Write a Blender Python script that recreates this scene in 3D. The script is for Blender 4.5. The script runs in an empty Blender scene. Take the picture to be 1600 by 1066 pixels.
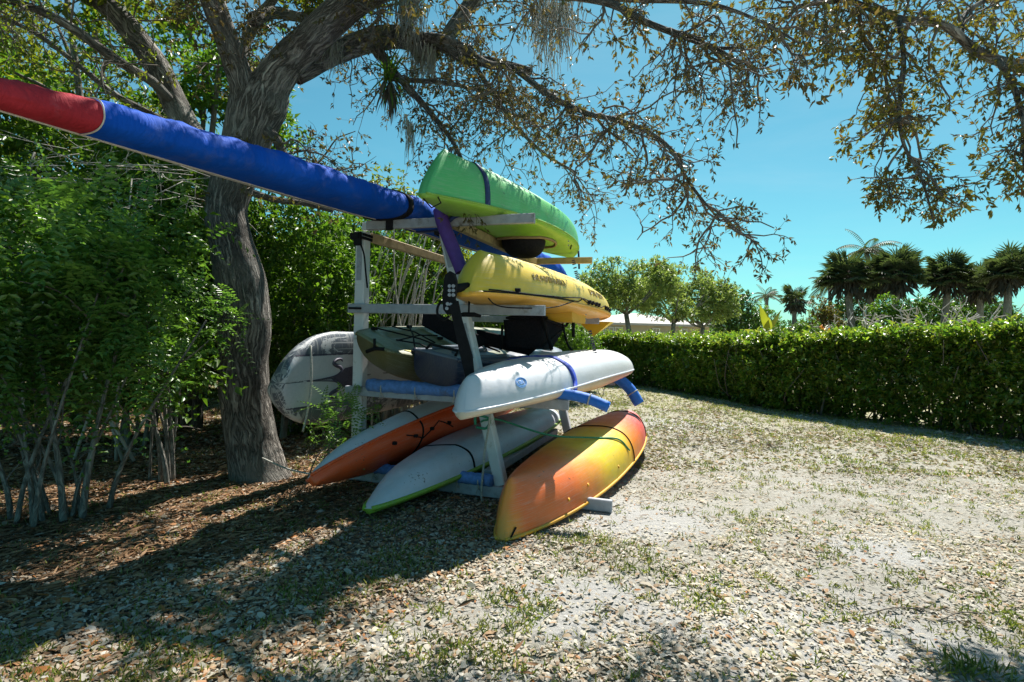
import bpy, math, random
import numpy as np
from mathutils import Vector, Matrix, Euler
random.seed(7); rng = np.random.default_rng(7)
rad = math.radians
SC = 0.83                      # build units -> metres, applied to everything at the end
# ------------------------------------------------------------------ camera
scene = bpy.context.scene
FPX, CAMH, ROLL, PITCH = 870.0, 1.45, rad(1.5), math.atan(10/870)
CF = np.array([0, math.cos(PITCH), -math.sin(PITCH)]); _R0 = np.array([1., 0, 0]); _U0 = np.array([0, math.sin(PITCH), math.cos(PITCH)])
CR = math.cos(ROLL)*_R0 + math.sin(ROLL)*_U0; CU = -math.sin(ROLL)*_R0 + math.cos(ROLL)*_U0
CC = np.array([0, 0, CAMH])
cam_data = bpy.data.cameras.new('camera'); cam = bpy.data.objects.new('camera', cam_data)
scene.collection.objects.link(cam); scene.camera = cam
cam_data.sensor_width = 36; cam_data.lens = 36*FPX/1600
cam_data.clip_start = 0.05; cam_data.clip_end = 2000
cam.matrix_world = Matrix(((CR[0], CU[0], -CF[0], 0), (CR[1], CU[1], -CF[1], 0), (CR[2], CU[2], -CF[2], CAMH*SC), (0, 0, 0, 1)))
# ------------------------------------------------------------------ light
SUN_EL, SUN_AZ = rad(55), rad(22)
world = bpy.data.worlds.new('World'); scene.world = world; world.use_nodes = True
wn = world.node_tree; wn.nodes.clear()
sky = wn.nodes.new('ShaderNodeTexSky'); sky.sky_type = 'NISHITA'; sky.sun_disc = False
sky.sun_elevation = SUN_EL; sky.sun_rotation = SUN_AZ; sky.ozone_density = 1.0; sky.air_density = 1.0; sky.dust_density = 0.5
tint = wn.nodes.new('ShaderNodeMix'); tint.data_type = 'RGBA'; tint.blend_type = 'MULTIPLY'; tint.inputs[0].default_value = 1
tint.inputs[7].default_value = (0.37, 0.82, 0.76, 1)
bg = wn.nodes.new('ShaderNodeBackground'); bg.inputs[1].default_value = 0.068
wo = wn.nodes.new('ShaderNodeOutputWorld')
wn.links.new(sky.outputs[0], tint.inputs[6]); 
# a few faint high wisps
_tc = wn.nodes.new('ShaderNodeTexCoord'); _mp = wn.nodes.new('ShaderNodeMapping'); _mp.inputs['Scale'].default_value = (1.2, 1.2, 6.5); _mp.inputs['Rotation'].default_value = (0, rad(-14), 0)
_nz = wn.nodes.new('ShaderNodeTexNoise'); _nz.inputs['Scale'].default_value = 1.7; _nz.inputs['Detail'].default_value = 9; _nz.inputs['Roughness'].default_value = .62; _nz.inputs['Distortion'].default_value = .5
_rp = wn.nodes.new('ShaderNodeValToRGB'); _rp.color_ramp.elements[0].position = .46; _rp.color_ramp.elements[0].color = (0, 0, 0, 1); _rp.color_ramp.elements[1].position = .74; _rp.color_ramp.elements[1].color = (.09, .09, .09, 1)
_mx = wn.nodes.new('ShaderNodeMix'); _mx.data_type = 'RGBA'; _mx.inputs[7].default_value = (5.5, 6.3, 6.6, 1)
wn.links.new(_tc.outputs['Generated'], _mp.inputs[0]); wn.links.new(_mp.outputs[0], _nz.inputs['Vector']); wn.links.new(_nz.outputs[0], _rp.inputs[0])
wn.links.new(_rp.outputs[0], _mx.inputs[0]); wn.links.new(tint.outputs[2], _mx.inputs[6]); wn.links.new(_mx.outputs[2], bg.inputs[0]); wn.links.new(bg.outputs[0], wo.inputs[0])
sd = bpy.data.lights.new('sun', 'SUN'); sd.energy = 4.6; sd.angle = rad(0.53); sd.color = (1, .955, .88)
sun = bpy.data.objects.new('sun', sd); scene.collection.objects.link(sun)
sv = Vector((math.sin(SUN_AZ)*math.cos(SUN_EL), math.cos(SUN_AZ)*math.cos(SUN_EL), math.sin(SUN_EL)))
sun.rotation_euler = sv.to_track_quat('Z', 'Y').to_euler(); sun.location = sv*40
scene.view_settings.view_transform = 'Standard'; scene.view_settings.look = 'None'
scene.view_settings.exposure = 1.12; scene.view_settings.gamma = 1; scene.view_settings.use_curve_mapping = False
try:
    scene.cycles.max_bounces = 6; scene.cycles.transmission_bounces = 4; scene.cycles.diffuse_bounces = 3; scene.cycles.use_denoising = True
except Exception: pass
COL = scene.collection
# ------------------------------------------------------------------ materials
def new_mat(name):
    m = bpy.data.materials.new(name); m.use_nodes = True
    return m, m.node_tree, m.node_tree.nodes['Principled BSDF']
def N(nt, t, **kw):
    n = nt.nodes.new(t)
    for k, v in kw.items():
        if k[0] == 'i' and k[1:].isdigit(): n.inputs[int(k[1:])].default_value = v
        else: setattr(n, k, v)
    return n
def noise(nt, scale, detail=4, rough=.55, co=None, dist=0, vec=None):
    n = N(nt, 'ShaderNodeTexNoise'); n.inputs['Scale'].default_value = scale; n.inputs['Detail'].default_value = detail
    n.inputs['Roughness'].default_value = rough; n.inputs['Distortion'].default_value = dist
    if vec is not None: nt.links.new(vec, n.inputs['Vector'])
    else:
        c = N(nt, 'ShaderNodeTexCoord'); nt.links.new(c.outputs['Object'], n.inputs['Vector'])
    return n
def ramp(nt, src, stops, interp='LINEAR'):
    r = N(nt, 'ShaderNodeValToRGB'); r.color_ramp.interpolation = interp
    e = r.color_ramp.elements
    while len(e) < len(stops): e.new(.5)
    for i, (p, c) in enumerate(stops):
        e[i].position = p; e[i].color = (*c, 1) if len(c) == 3 else c
    nt.links.new(src, r.inputs[0]); return r
def mixc(nt, fac, a, b, mode='MIX'):
    m = N(nt, 'ShaderNodeMix'); m.data_type = 'RGBA'; m.blend_type = mode
    for sock, v in ((0, fac), (6, a), (7, b)):
        if hasattr(v, 'links') or isinstance(v, bpy.types.NodeSocket): nt.links.new(v, m.inputs[sock])
        else: m.inputs[sock].default_value = v if sock == 0 else (*v, 1)
    return m.outputs[2]
def bump(nt, bs, src, strength=.3, dist=.01):
    b = N(nt, 'ShaderNodeBump'); b.inputs['Strength'].default_value = strength; b.inputs['Distance'].default_value = dist
    nt.links.new(src, b.inputs['Height']); nt.links.new(b.outputs[0], bs.inputs['Normal'])
def plain(name, c, rough=.5, var=.15, scale=20, metal=0, bumps=0, dirt=None, spec=.5):
    m, nt, bs = new_mat(name)
    n = noise(nt, scale); lo = [x*(1-var) for x in c]; hi = [min(1, x*(1+var)) for x in c]
    col = ramp(nt, n.outputs[0], [(.3, lo), (.7, hi)]).outputs[0]
    if dirt:
        d = noise(nt, dirt[1], 8, .7); f = ramp(nt, d.outputs[0], [(dirt[2], (0, 0, 0)), (dirt[2]+.12, (1, 1, 1))]).outputs[0]
        col = mixc(nt, f, col, dirt[0])
    nt.links.new(col, bs.inputs['Base Color']); bs.inputs['Roughness'].default_value = rough; bs.inputs['Metallic'].default_value = metal
    bs.inputs['Specular IOR Level'].default_value = spec
    if bumps: bump(nt, bs, n.outputs[0], bumps)
    return m
def plastic(name, stops, rough=.38, dirt=.5, speck=.62, warp=.06, axis=0, dirtc=(.16, .14, .1)):
    """Rotomoulded plastic: colour runs along the boat (UV u), scratches, dirt and dark specks."""
    m, nt, bs = new_mat(name)
    uv = N(nt, 'ShaderNodeUVMap'); sx = N(nt, 'ShaderNodeSeparateXYZ'); nt.links.new(uv.outputs[0], sx.inputs[0])
    nz = noise(nt, 2.2, 3); ad = N(nt, 'ShaderNodeMath', operation='MULTIPLY_ADD'); nt.links.new(nz.outputs[0], ad.inputs[0])
    ad.inputs[1].default_value = warp*2; nt.links.new(sx.outputs[axis], ad.inputs[2])
    sb = N(nt, 'ShaderNodeMath', operation='SUBTRACT'); nt.links.new(ad.outputs[0], sb.inputs[0]); sb.inputs[1].default_value = warp
    col = ramp(nt, sb.outputs[0], stops).outputs[0]
    # long scratches
    mp = N(nt, 'ShaderNodeMapping'); nt.links.new(uv.outputs[0], mp.inputs[0]); mp.inputs['Scale'].default_value = (5, 90, 1)
    sc = noise(nt, 3, 6, .7, vec=mp.outputs[0]); fs = ramp(nt, sc.outputs[0], [(.52, (0, 0, 0)), (.70, (.6, .6, .6))]).outputs[0]
    col = mixc(nt, fs, col, (.55, .52, .47))
    d = noise(nt, 3.5, 9, .72); fd = ramp(nt, d.outputs[0], [(.45, (0, 0, 0)), (.78, (dirt, dirt, dirt))]).outputs[0]
    col = mixc(nt, fd, col, dirtc)
    s = noise(nt, 60, 2, .5); s2 = noise(nt, 2.6, 3, .6)
    mm = N(nt, 'ShaderNodeMath', operation='MULTIPLY'); nt.links.new(s.outputs[0], mm.inputs[0]); nt.links.new(s2.outputs[0], mm.inputs[1])
    fp = ramp(nt, mm.outputs[0], [(speck*.62, (0, 0, 0)), (speck*.62+.02, (.8, .8, .8))]).outputs[0]
    col = mixc(nt, fp, col, (.05, .045, .04))
    nt.links.new(col, bs.inputs['Base Color'])
    rr = ramp(nt, d.outputs[0], [(.3, (rough-.06,)*3), (.75, (rough+.25,)*3)]); nt.links.new(rr.outputs[0], bs.inputs['Roughness'])
    b = noise(nt, 9, 3); bump(nt, bs, b.outputs[0], .12, .02)
    return m
def cover_mat(name, c):
    m, nt, bs = new_mat(name); n = noise(nt, 3, 5, .6); col = ramp(nt, n.outputs[0], [(.3, [x*.8 for x in c]), (.7, [min(1, x*1.15+.004) for x in c])]).outputs[0]
    f = noise(nt, 7, 8, .7); fd = ramp(nt, f.outputs[0], [(.52, (0, 0, 0)), (.75, (.25, .25, .25))]).outputs[0]; col = mixc(nt, fd, col, (.20, .22, .28))
    nt.links.new(col, bs.inputs['Base Color']); bs.inputs['Roughness'].default_value = .75; bs.inputs['Specular IOR Level'].default_value = .12
    c_ = N(nt, 'ShaderNodeTexCoord'); mp = N(nt, 'ShaderNodeMapping'); mp.inputs['Rotation'].default_value = (0, .5, .35); mp.inputs['Scale'].default_value = (4, 16, 5)
    nt.links.new(c_.outputs['Object'], mp.inputs[0]); w = noise(nt, 1.2, 4, .55, vec=mp.outputs[0], dist=.7)
    w2 = ramp(nt, w.outputs[0], [(.35, (0, 0, 0)), (.5, (1, 1, 1)), (.65, (.1, .1, .1))]); bump(nt, bs, w2.outputs[0], .3, .012)
    return m
def leaf_mat(name, stops, trans=.35, rough=.42, spec=.35):
    m, nt, bs = new_mat(name); g = N(nt, 'ShaderNodeNewGeometry')
    c = ramp(nt, g.outputs['Random Per Island'], stops, 'LINEAR').outputs[0]
    n = noise(nt, 1.3, 2); v = ramp(nt, n.outputs[0], [(.3, (.75, .75, .75)), (.7, (1.2, 1.2, 1.15))]).outputs[0]
    c = mixc(nt, 1., c, v, 'MULTIPLY')
    nt.links.new(c, bs.inputs['Base Color']); bs.inputs['Roughness'].default_value = rough; bs.inputs['Specular IOR Level'].default_value = spec
    if trans:
        t = N(nt, 'ShaderNodeBsdfTranslucent'); mx = N(nt, 'ShaderNodeMixShader'); mx.inputs[0].default_value = trans
        tc = mixc(nt, 1., c, (1.5, 1.6, .7), 'MULTIPLY'); nt.links.new(tc, t.inputs[0])
        nt.links.new(bs.outputs[0], mx.inputs[1]); nt.links.new(t.outputs[0], mx.inputs[2])
        nt.links.new(mx.outputs[0], nt.nodes['Material Output'].inputs[0])
    return m
def bark_mat(name, dark, light, su=9, sv=2.2, strength=1.0, lichen=None):
    m, nt, bs = new_mat(name); uv = N(nt, 'ShaderNodeUVMap')
    wob = noise(nt, 3.5, 4); wadd = N(nt, 'ShaderNodeVectorMath', operation='MULTIPLY_ADD')
    nt.links.new(wob.outputs['Color'], wadd.inputs[0]); wadd.inputs[1].default_value = (.16, .16, 0); nt.links.new(uv.outputs[0], wadd.inputs[2])
    mp = N(nt, 'ShaderNodeMapping'); mp.inputs['Scale'].default_value = (su*1.5, sv*.8, 1); nt.links.new(wadd.outputs[0], mp.inputs[0])
    v = noise(nt, 1.6, 5, .62, vec=mp.outputs[0], dist=.6); fine = noise(nt, 30, 7, .75)
    ab = N(nt, 'ShaderNodeMath', operation='SUBTRACT'); nt.links.new(v.outputs[0], ab.inputs[0]); ab.inputs[1].default_value = .5
    aa = N(nt, 'ShaderNodeMath', operation='ABSOLUTE'); nt.links.new(ab.outputs[0], aa.inputs[0])
    r = ramp(nt, aa.outputs[0], [(.0, (0, 0, 0)), (.05, (.35, .35, .35)), (.17, (1, 1, 1))])
    ml = N(nt, 'ShaderNodeMath', operation='MULTIPLY_ADD'); nt.links.new(fine.outputs[0], ml.inputs[0]); ml.inputs[1].default_value = .42
    mm2 = N(nt, 'ShaderNodeMath', operation='MULTIPLY'); nt.links.new(r.outputs[0], mm2.inputs[0]); mm2.inputs[1].default_value = .80
    nt.links.new(mm2.outputs[0], ml.inputs[2])
    col = ramp(nt, ml.outputs[0], [(.15, dark), (.6, [(a+b)/2 for a, b in zip(dark, light)]), (1.2 if False else 1., light)]).outputs[0]
    big = noise(nt, 1.4, 5, .6)
    if lichen:
        f = ramp(nt, big.outputs[0], [(.5, (0, 0, 0)), (.68, (.7, .7, .7))]).outputs[0]; col = mixc(nt, f, col, lichen)
    nt.links.new(col, bs.inputs['Base Color']); bs.inputs['Roughness'].default_value = .9; bs.inputs['Specular IOR Level'].default_value = .15
    bump(nt, bs, ml.outputs[0], strength, .05)
    return m
# ------------------------------------------------------------------ mesh helpers
def tag(o, label=None, cat=None, group=None, kind=None):
    if label: o['label'] = label
    if cat: o['category'] = cat
    if group: o['group'] = group
    if kind: o['kind'] = kind
    return o
def _P(base, V):
    return V if base is None else V - np.array(base)
def mesh(name, V, F, mat, parent=None, uv=None, smooth=True, kind=None, loc=None):
    """V (n,3), F list of tuples or (m,k) array. Verts are given in the parent's outer frame."""
    V = np.asarray(V, dtype=np.float64).reshape(-1, 3)
    if parent is not None and 'bx' in parent: V = V - np.array([parent['bx'], parent['by'], parent['bz']])
    if loc is not None: V = V - np.array(loc)
    me = bpy.data.meshes.new(name)
    if isinstance(F, np.ndarray):
        k = F.shape[1]; m = F.shape[0]
        me.vertices.add(len(V)); me.vertices.foreach_set('co', V.ravel().astype(np.float32))
        me.loops.add(m*k); me.loops.foreach_set('vertex_index', F.ravel().astype(np.int32))
        me.polygons.add(m); me.polygons.foreach_set('loop_start', (np.arange(m)*k).astype(np.int32))
        try: me.polygons.foreach_set('loop_total', np.full(m, k, dtype=np.int32))
        except Exception: pass
        me.update(calc_edges=True)
    else:
        me.from_pydata([tuple(v) for v in V], [], [tuple(f) for f in F])
    if uv is not None:
        ul = me.uv_layers.new(name='UVMap'); li = np.zeros(len(me.loops), dtype=np.int32); me.loops.foreach_get('vertex_index', li)
        ul.data.foreach_set('uv', np.asarray(uv, dtype=np.float32)[li].ravel())
    if smooth: me.polygons.foreach_set('use_smooth', np.ones(len(me.polygons), dtype=bool))
    if mat: me.materials.append(mat)
    o = bpy.data.objects.new(name, me); COL.objects.link(o)
    if parent is not None: o.parent = parent
    if loc is not None: o.location = loc
    if kind: o['kind'] = kind
    return o
def empty(name, label, cat, base=(0, 0, 0), group=None, rot=0):
    o = bpy.data.objects.new(name, None); COL.objects.link(o); o.empty_display_size = .2
    o.location = base; o.rotation_euler = (0, 0, rot); o['bx'], o['by'], o['bz'] = [float(v) for v in base]
    return tag(o, label, cat, group)
class MB:
    def __init__(s): s.V = []; s.F = []; s.UV = []; s.n = 0
    def add(s, V, F, uv=None):
        V = np.asarray(V, float); s.V.append(V); s.F += [tuple(int(i)+s.n for i in f) for f in F]
        s.UV.append(np.zeros((len(V), 2)) if uv is None else np.asarray(uv, float)); s.n += len(V); return s
    def box(s, c, size, ax=None, bev=.0):
        """oriented box: centre, size along axes ax (3 rows)"""
        c = np.array(c, float); ax = np.eye(3) if ax is None else np.array(ax, float); h = np.array(size)/2
        b = min(bev, *(h*.45)) if bev else 0
        if not b:
            P = [(x, y, z) for x in (-1, 1) for y in (-1, 1) for z in (-1, 1)]
            V = np.array(P)*h; F = [(0, 1, 3, 2), (4, 6, 7, 5), (0, 4, 5, 1), (2, 3, 7, 6), (0, 2, 6, 4), (1, 5, 7, 3)]
        else:  # chamfer the four long edges around local x
            o = [(-h[1]+b, -h[2]), (h[1]-b, -h[2]), (h[1], -h[2]+b), (h[1], h[2]-b), (h[1]-b, h[2]), (-h[1]+b, h[2]), (-h[1], h[2]-b), (-h[1], -h[2]+b)]
            V = np.array([(x, y, z) for x in (-h[0], h[0]) for y, z in o])
            F = [(i, (i+1) % 8, 8+(i+1) % 8, 8+i) for i in range(8)] + [tuple(range(7, -1, -1)), tuple(range(8, 16))]
        s.add(V@ax + c, F); return s
    def tube(s, pts, r, n=8, cap=True, jit=0, seed=0, uvr=None):
        V, F, uv = tube(pts, r, n, cap, jit, seed); s.add(V, F, uv); return s
    def build(s, name, mat, parent=None, smooth=False, kind=None, loc=None):
        return mesh(name, np.vstack(s.V), s.F, mat, parent, np.vstack(s.UV), smooth, kind, loc)
def unit(v): v = np.asarray(v, float); return v/(np.linalg.norm(v, axis=-1, keepdims=True)+1e-12)
def snoise(P, sc, seed=0):
    P = np.asarray(P, float)*sc; r = np.random.default_rng(seed); out = 0; amp = 1; tot = 0
    for k in range(3):
        for _ in range(3):
            d = unit(r.normal(size=3)); ph = r.uniform(0, 6.28); out = out + amp*np.sin(P@d*(1.9**k)*2.1+ph+1.3*np.sin(P@unit(r.normal(size=3))*1.3*(1.9**k)+ph)); tot += amp
        amp *= .6
    return out/tot
def tube(pts, r, n=8, cap=True, jit=0, seed=0):
    P = np.asarray(pts, float); m = len(P); r = np.full(m, r, float) if np.isscalar(r) else np.asarray(r, float)
    T = unit(np.gradient(P, axis=0)); a = np.array([0, 0, 1.]) if abs(T[0][2]) < .9 else np.array([1., 0, 0])
    u = unit(np.cross(T[0], a)); U = []
    for i in range(m):
        u = unit(u - T[i]*np.dot(u, T[i])); U.append(u)
    U = np.array(U); W = np.cross(T, U); th = np.linspace(0, 2*math.pi, n, endpoint=False)
    C, S = np.cos(th), np.sin(th)
    D = U[:, None, :]*C[None, :, None] + W[:, None, :]*S[None, :, None]
    V = P[:, None, :] + D*r[:, None, None]
    if jit:
        q = snoise(V.reshape(-1, 3), jit[1], seed).reshape(m, n); V = P[:, None, :] + D*(r[:, None]*(1+jit[0]*q))[:, :, None]
    L = np.concatenate([[0], np.cumsum(np.linalg.norm(np.diff(P, axis=0), axis=1))])
    rm = r.mean(); uv = np.stack([np.broadcast_to(np.abs(th/(2*math.pi)-.5)[None, :]*2*math.pi*rm*2*.5, (m, n)), np.broadcast_to(L[:, None], (m, n))], -1).reshape(-1, 2)
    F = [(i*n+j, i*n+(j+1) % n, (i+1)*n+(j+1) % n, (i+1)*n+j) for i in range(m-1) for j in range(n)]
    V = V.reshape(-1, 3)
    if cap: F += [tuple(range(n-1, -1, -1)), tuple((m-1)*n+j for j in range(n))]
    return V, F, uv
def smooth_path(pts, k=6):
    P = np.asarray(pts, float); P = np.vstack([2*P[0]-P[1], P, 2*P[-1]-P[-2]]); out = []
    for i in range(1, len(P)-2):
        for t in np.linspace(0, 1, k, endpoint=False):
            a, b, c, d = P[i-1], P[i], P[i+1], P[i+2]
            out.append(.5*((2*b)+(-a+c)*t+(2*a-5*b+4*c-d)*t*t+(-a+3*b-3*c+d)*t**3))
    out.append(P[-2]); return np.array(out)
def ray(px, py): return CF + CR*(px-800)/FPX + CU*(533-py)/FPX
def at(px, py, Y): d = ray(px, py); return CC + d*(Y/d[1])
def gnd(px, py, z=0): d = ray(px, py); return CC + d*((z-CAMH)/d[2])
# rack frame: A along the arms (to the right), L along the boats (away), origin under the near left post
AX = np.array([math.cos(rad(18.7)), -math.sin(rad(18.7)), 0]); LX = np.array([-AX[1], AX[0], 0])
OR = np.array([-1.4875, 5.4786, 0]); RROT = rad(-18.7)
def W(a, l, z=0): return OR + AX*a + LX*l + np.array([0, 0, z])
def rk(name, label, cat, base=(0, 0, 0), group=None):
    """an Empty in the rack's frame; its children are given in rack coordinates (a, l, z)"""
    o = empty(name, label, cat, base, group, RROT); o.location = W(*base); return o
def onl(px, py, l):
    d = ray(px, py); t = (l-np.dot(CC-OR, LX))/np.dot(d, LX); P = CC+d*t; return np.array([np.dot(P-OR, AX), l, P[2]])
def ona(px, py, a):
    d = ray(px, py); t = (a-np.dot(CC-OR, AX))/np.dot(d, AX); P = CC+d*t; return np.array([a, np.dot(P-OR, LX), P[2]])

# ------------------------------------------------------------------ material set
M = {}
M['vinyl'] = plain('white_post', (.62, .64, .66), .45, .08, 6, dirt=((.30, .29, .25), 6, .56), bumps=.05)
M['arm'] = plain('painted_arm', (.33, .35, .39), .65, .15, 16, dirt=((.18, .17, .15), 7, .56), bumps=.15)
M['lumber'] = plain('bare_lumber', (.42, .32, .18), .75, .2, 14, dirt=((.18, .14, .09), 5, .6), bumps=.2)
M['black'] = plain('black_rubber', (.010, .010, .012), .8, .3, 30, spec=.2)
M['blackfab'] = plain('black_webbing', (.014, .013, .017), .85, .3, 60, bumps=.3, spec=.15)
M['navystrap'] = plain('navy_strap', (.012, .03, .12), .7, .3, 50, bumps=.2)
M['bluestrap'] = plain('blue_strap', (.015, .05, .38), .7, .2, 50, bumps=.2)
M['bluefoam'] = plain('blue_foam', (.02, .16, .62), .65, .12, 40, dirt=((.03, .1, .25), 6, .62), bumps=.25)
M['padfoam'] = plain('faded_blue_foam', (.1, .22, .52), .85, .25, 30, dirt=((.1, .12, .16), 7, .58), bumps=.4)
M['purple'] = plain('purple_foam', (.085, .035, .24), .7, .15, 30, bumps=.2)
M['rope'] = plain('grey_rope', (.38, .37, .33), .9, .3, 80, bumps=.5)
M['greenrope'] = plain('green_cord', (.03, .22, .12), .7, .3, 80)
M['steel'] = plain('galvanised', (.4, .4, .4), .35, .2, 40, metal=.9)
M['ink'] = plain('faded_ink', (.06, .055, .09), .6, .3, 60)
M['bluelogo'] = plain('blue_print', (.12, .32, .72), .5, .1, 60)
M['yellowst'] = plain('yellow_sticker', (.6, .5, .05), .5, .1, 60)

# ------------------------------------------------------------------ kayaks
class Boat:
    """a lofted boat in rack coordinates; near/far = the two tips of the sheer line, roll 180 = upside down"""
    def __init__(s, near, far, roll=180, W=.42, D=.36, crown=.06, sag=.1, h0=.3, h1=.3, rake0=.2, rake1=.2, w0=.03, w1=.03,
                 full=2.4, peak=.5, vee=1.0, e=.62, keelbow=0, ridge=0, pinch=.75, bend=0):
        s.n = np.array(near, float); s.f = np.array(far, float); s.L = np.linalg.norm(s.f-s.n)
        y = unit(s.f-s.n); x = unit(np.cross(y, [0, 0, 1])); z = np.cross(x, y); c, q = math.cos(rad(roll)), math.sin(rad(roll))
        s.y = y; s.x = x*c - z*q; s.z = x*q + z*c
        s.__dict__.update(Wd=W, D=D, crown=crown, sag=sag, h0=h0, h1=h1, rake0=rake0, rake1=rake1, w0=w0, w1=w1, full=full, peak=peak, vee=vee, e=e, ridge=ridge, pinch=pinch, wells=[], bend=bend)
    def sec(s, t):
        u = t**(math.log(.5)/math.log(s.peak)); q = abs(2*u-1)
        sh = max(0., 1-q**s.full)**s.pinch; wt = s.w0*(1-t)+s.w1*t; w = wt + (s.Wd-wt)*sh
        sheer = -s.sag*(1-(2*t-1)**2); he = s.h0 if t < .5 else s.h1
        dep = he + (s.D-he)*(1-abs(2*t-1)**2.6)
        e = s.e + (s.vee-s.e)*(abs(2*t-1)**2.2); return w, sheer, dep, e, q
    def tr(s, t, x, z, frac=0):
        g0 = max(0., 1-t/.16)**1.6; g1 = max(0., 1-(1-t)/.16)**1.6
        yy = t*s.L + s.rake0*g0*frac**1.3 - s.rake1*g1*frac**1.3
        return s.n + s.y*yy + s.x*(x+s.bend*math.sin(math.pi*t)) + s.z*z
    def hull(s, t, u, off=0.):
        w, sh, dep, e, q = s.sec(t); th = math.pi*u; c, sn = math.cos(th), abs(math.sin(th))
        fr = sn**e; x = -math.copysign(abs(c)**e, c)*(w+off)
        z = sh - fr*(dep+off)
        if s.ridge:
            k = (x/(w+1e-6)); z += s.ridge*(1-q**2)*(.5-.5*math.cos(k*math.pi*4))*fr
        return s.tr(t, x, z, fr)
    def deck(s, t, u, off=0.):
        w, sh, dep, e, q = s.sec(t); th = math.pi*u; c, sn = math.cos(th), abs(math.sin(th))
        x = math.copysign(abs(c)**.8, c)*(w+off); z = sh + (s.crown*(.35+.65*(1-q))+off)*sn**.8
        for (t0, t1, wf, dp) in s.wells:
            a = 1/(1+math.exp(-(t-t0)*70))*1/(1+math.exp((t-t1)*70)); b = 1/(1+math.exp((abs(x)/(w+1e-6)-wf)*22)); z -= dp*a*b
        return s.tr(t, x, z, 0)
    def ts(s, n=64):
        v = np.linspace(0, 1, n); return .5-.5*np.cos(np.pi*v)*.35-(.5-v)*.65*1.0
    def surf(s, fn, name, mat, parent, n=64, m=28, close=True):
        close = True
        tt = s.ts(n); tt = (tt-tt[0])/(tt[-1]-tt[0]); uu = np.linspace(0, 1, m)
        V = np.array([fn(t, u) for t in tt for u in uu]); uv = np.array([(t, u) for t in tt for u in uu])
        F = [(i*m+j, i*m+j+1, (i+1)*m+j+1, (i+1)*m+j) for i in range(n-1) for j in range(m-1)]
        if close: F += [tuple(range(m-1, -1, -1)), tuple((n-1)*m+j for j in range(m))]
        return mesh(name, V, F, mat, parent, uv, True)
    def rim(s, name, mat, parent, r=.009):
        b = MB(); tt = np.linspace(0, 1, 60)
        b.tube([s.hull(t, 0, .002) for t in tt] + [s.hull(t, 1, .002) for t in tt[::-1]], r, 6)
        return b.build(name, mat, parent, True)
    def band(s, name, mat, parent, t, width=.05, off=.006, skew=0., u0=0, u1=1, deckside=True):
        pts = [(s.hull, u) for u in np.linspace(u0, u1, 24)] + ([(s.deck, u) for u in np.linspace(0, 1, 16)] if deckside else [])
        m = len(pts); dt = width/2/s.L; V = []
        for k, (fn, u) in enumerate(pts):
            tk = t + skew*math.sin(math.pi*u)
            for d, o in ((-dt, .001), (-dt, off), (dt, off), (dt, .001)): V.append(fn(tk+d, u, o))
        V = np.array(V); F = [(i*4+j, i*4+(j+1) % 4, ((i+1) % m)*4+(j+1) % 4, ((i+1) % m)*4+j) for i in range(m if deckside else m-1) for j in range(4)]
        return mesh(name, V, F, mat, parent, None, True)
    def cord(s, name, mat, parent, pts, r=.006, side='deck', off=.01, k=10):
        fn = s.deck if side == 'deck' else s.hull; P = []
        for (a, b) in zip(pts[:-1], pts[1:]):
            for q in np.linspace(0, 1, k, endpoint=False): P.append(fn(a[0]+(b[0]-a[0])*q, a[1]+(b[1]-a[1])*q, off))
        P.append(fn(pts[-1][0], pts[-1][1], off)); b = MB().tube(P, r, 5); return b.build(name, mat, parent, True)
    def glyphs(s, name, mat, parent, t, u, n=9, size=.06, dt=None, seed=1, r=.005, side='hull'):
        """illegible faded lettering: short strokes laid on the plastic"""
        rr = random.Random(seed); b = MB(); fn = s.hull if side == 'hull' else s.deck; st = size/s.L*.85; su = size/(s.Wd*2.6)
        for i in range(n):
            t0 = t+i*st*1.15
            for _ in range(rr.choice((3, 3, 4))):
                p = [(t0+rr.choice((0, .5, 1))*st*.8, u+rr.choice((0, .5, 1))*su) for _ in range(3)]
                P = [fn(p[k][0]+(p[k+1][0]-p[k][0])*q, p[k][1]+(p[k+1][1]-p[k][1])*q, .0015) for k in range(2) for q in (0, .35, .7, 1)]
                P = [P[0]]+[P[k] for k in range(1, len(P)) if np.linalg.norm(P[k]-P[k-1]) > 1e-4]
                if len(P) > 2: b.tube(P, r, 4)
        return b.build(name, mat, parent, False, 'stuff')
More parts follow.
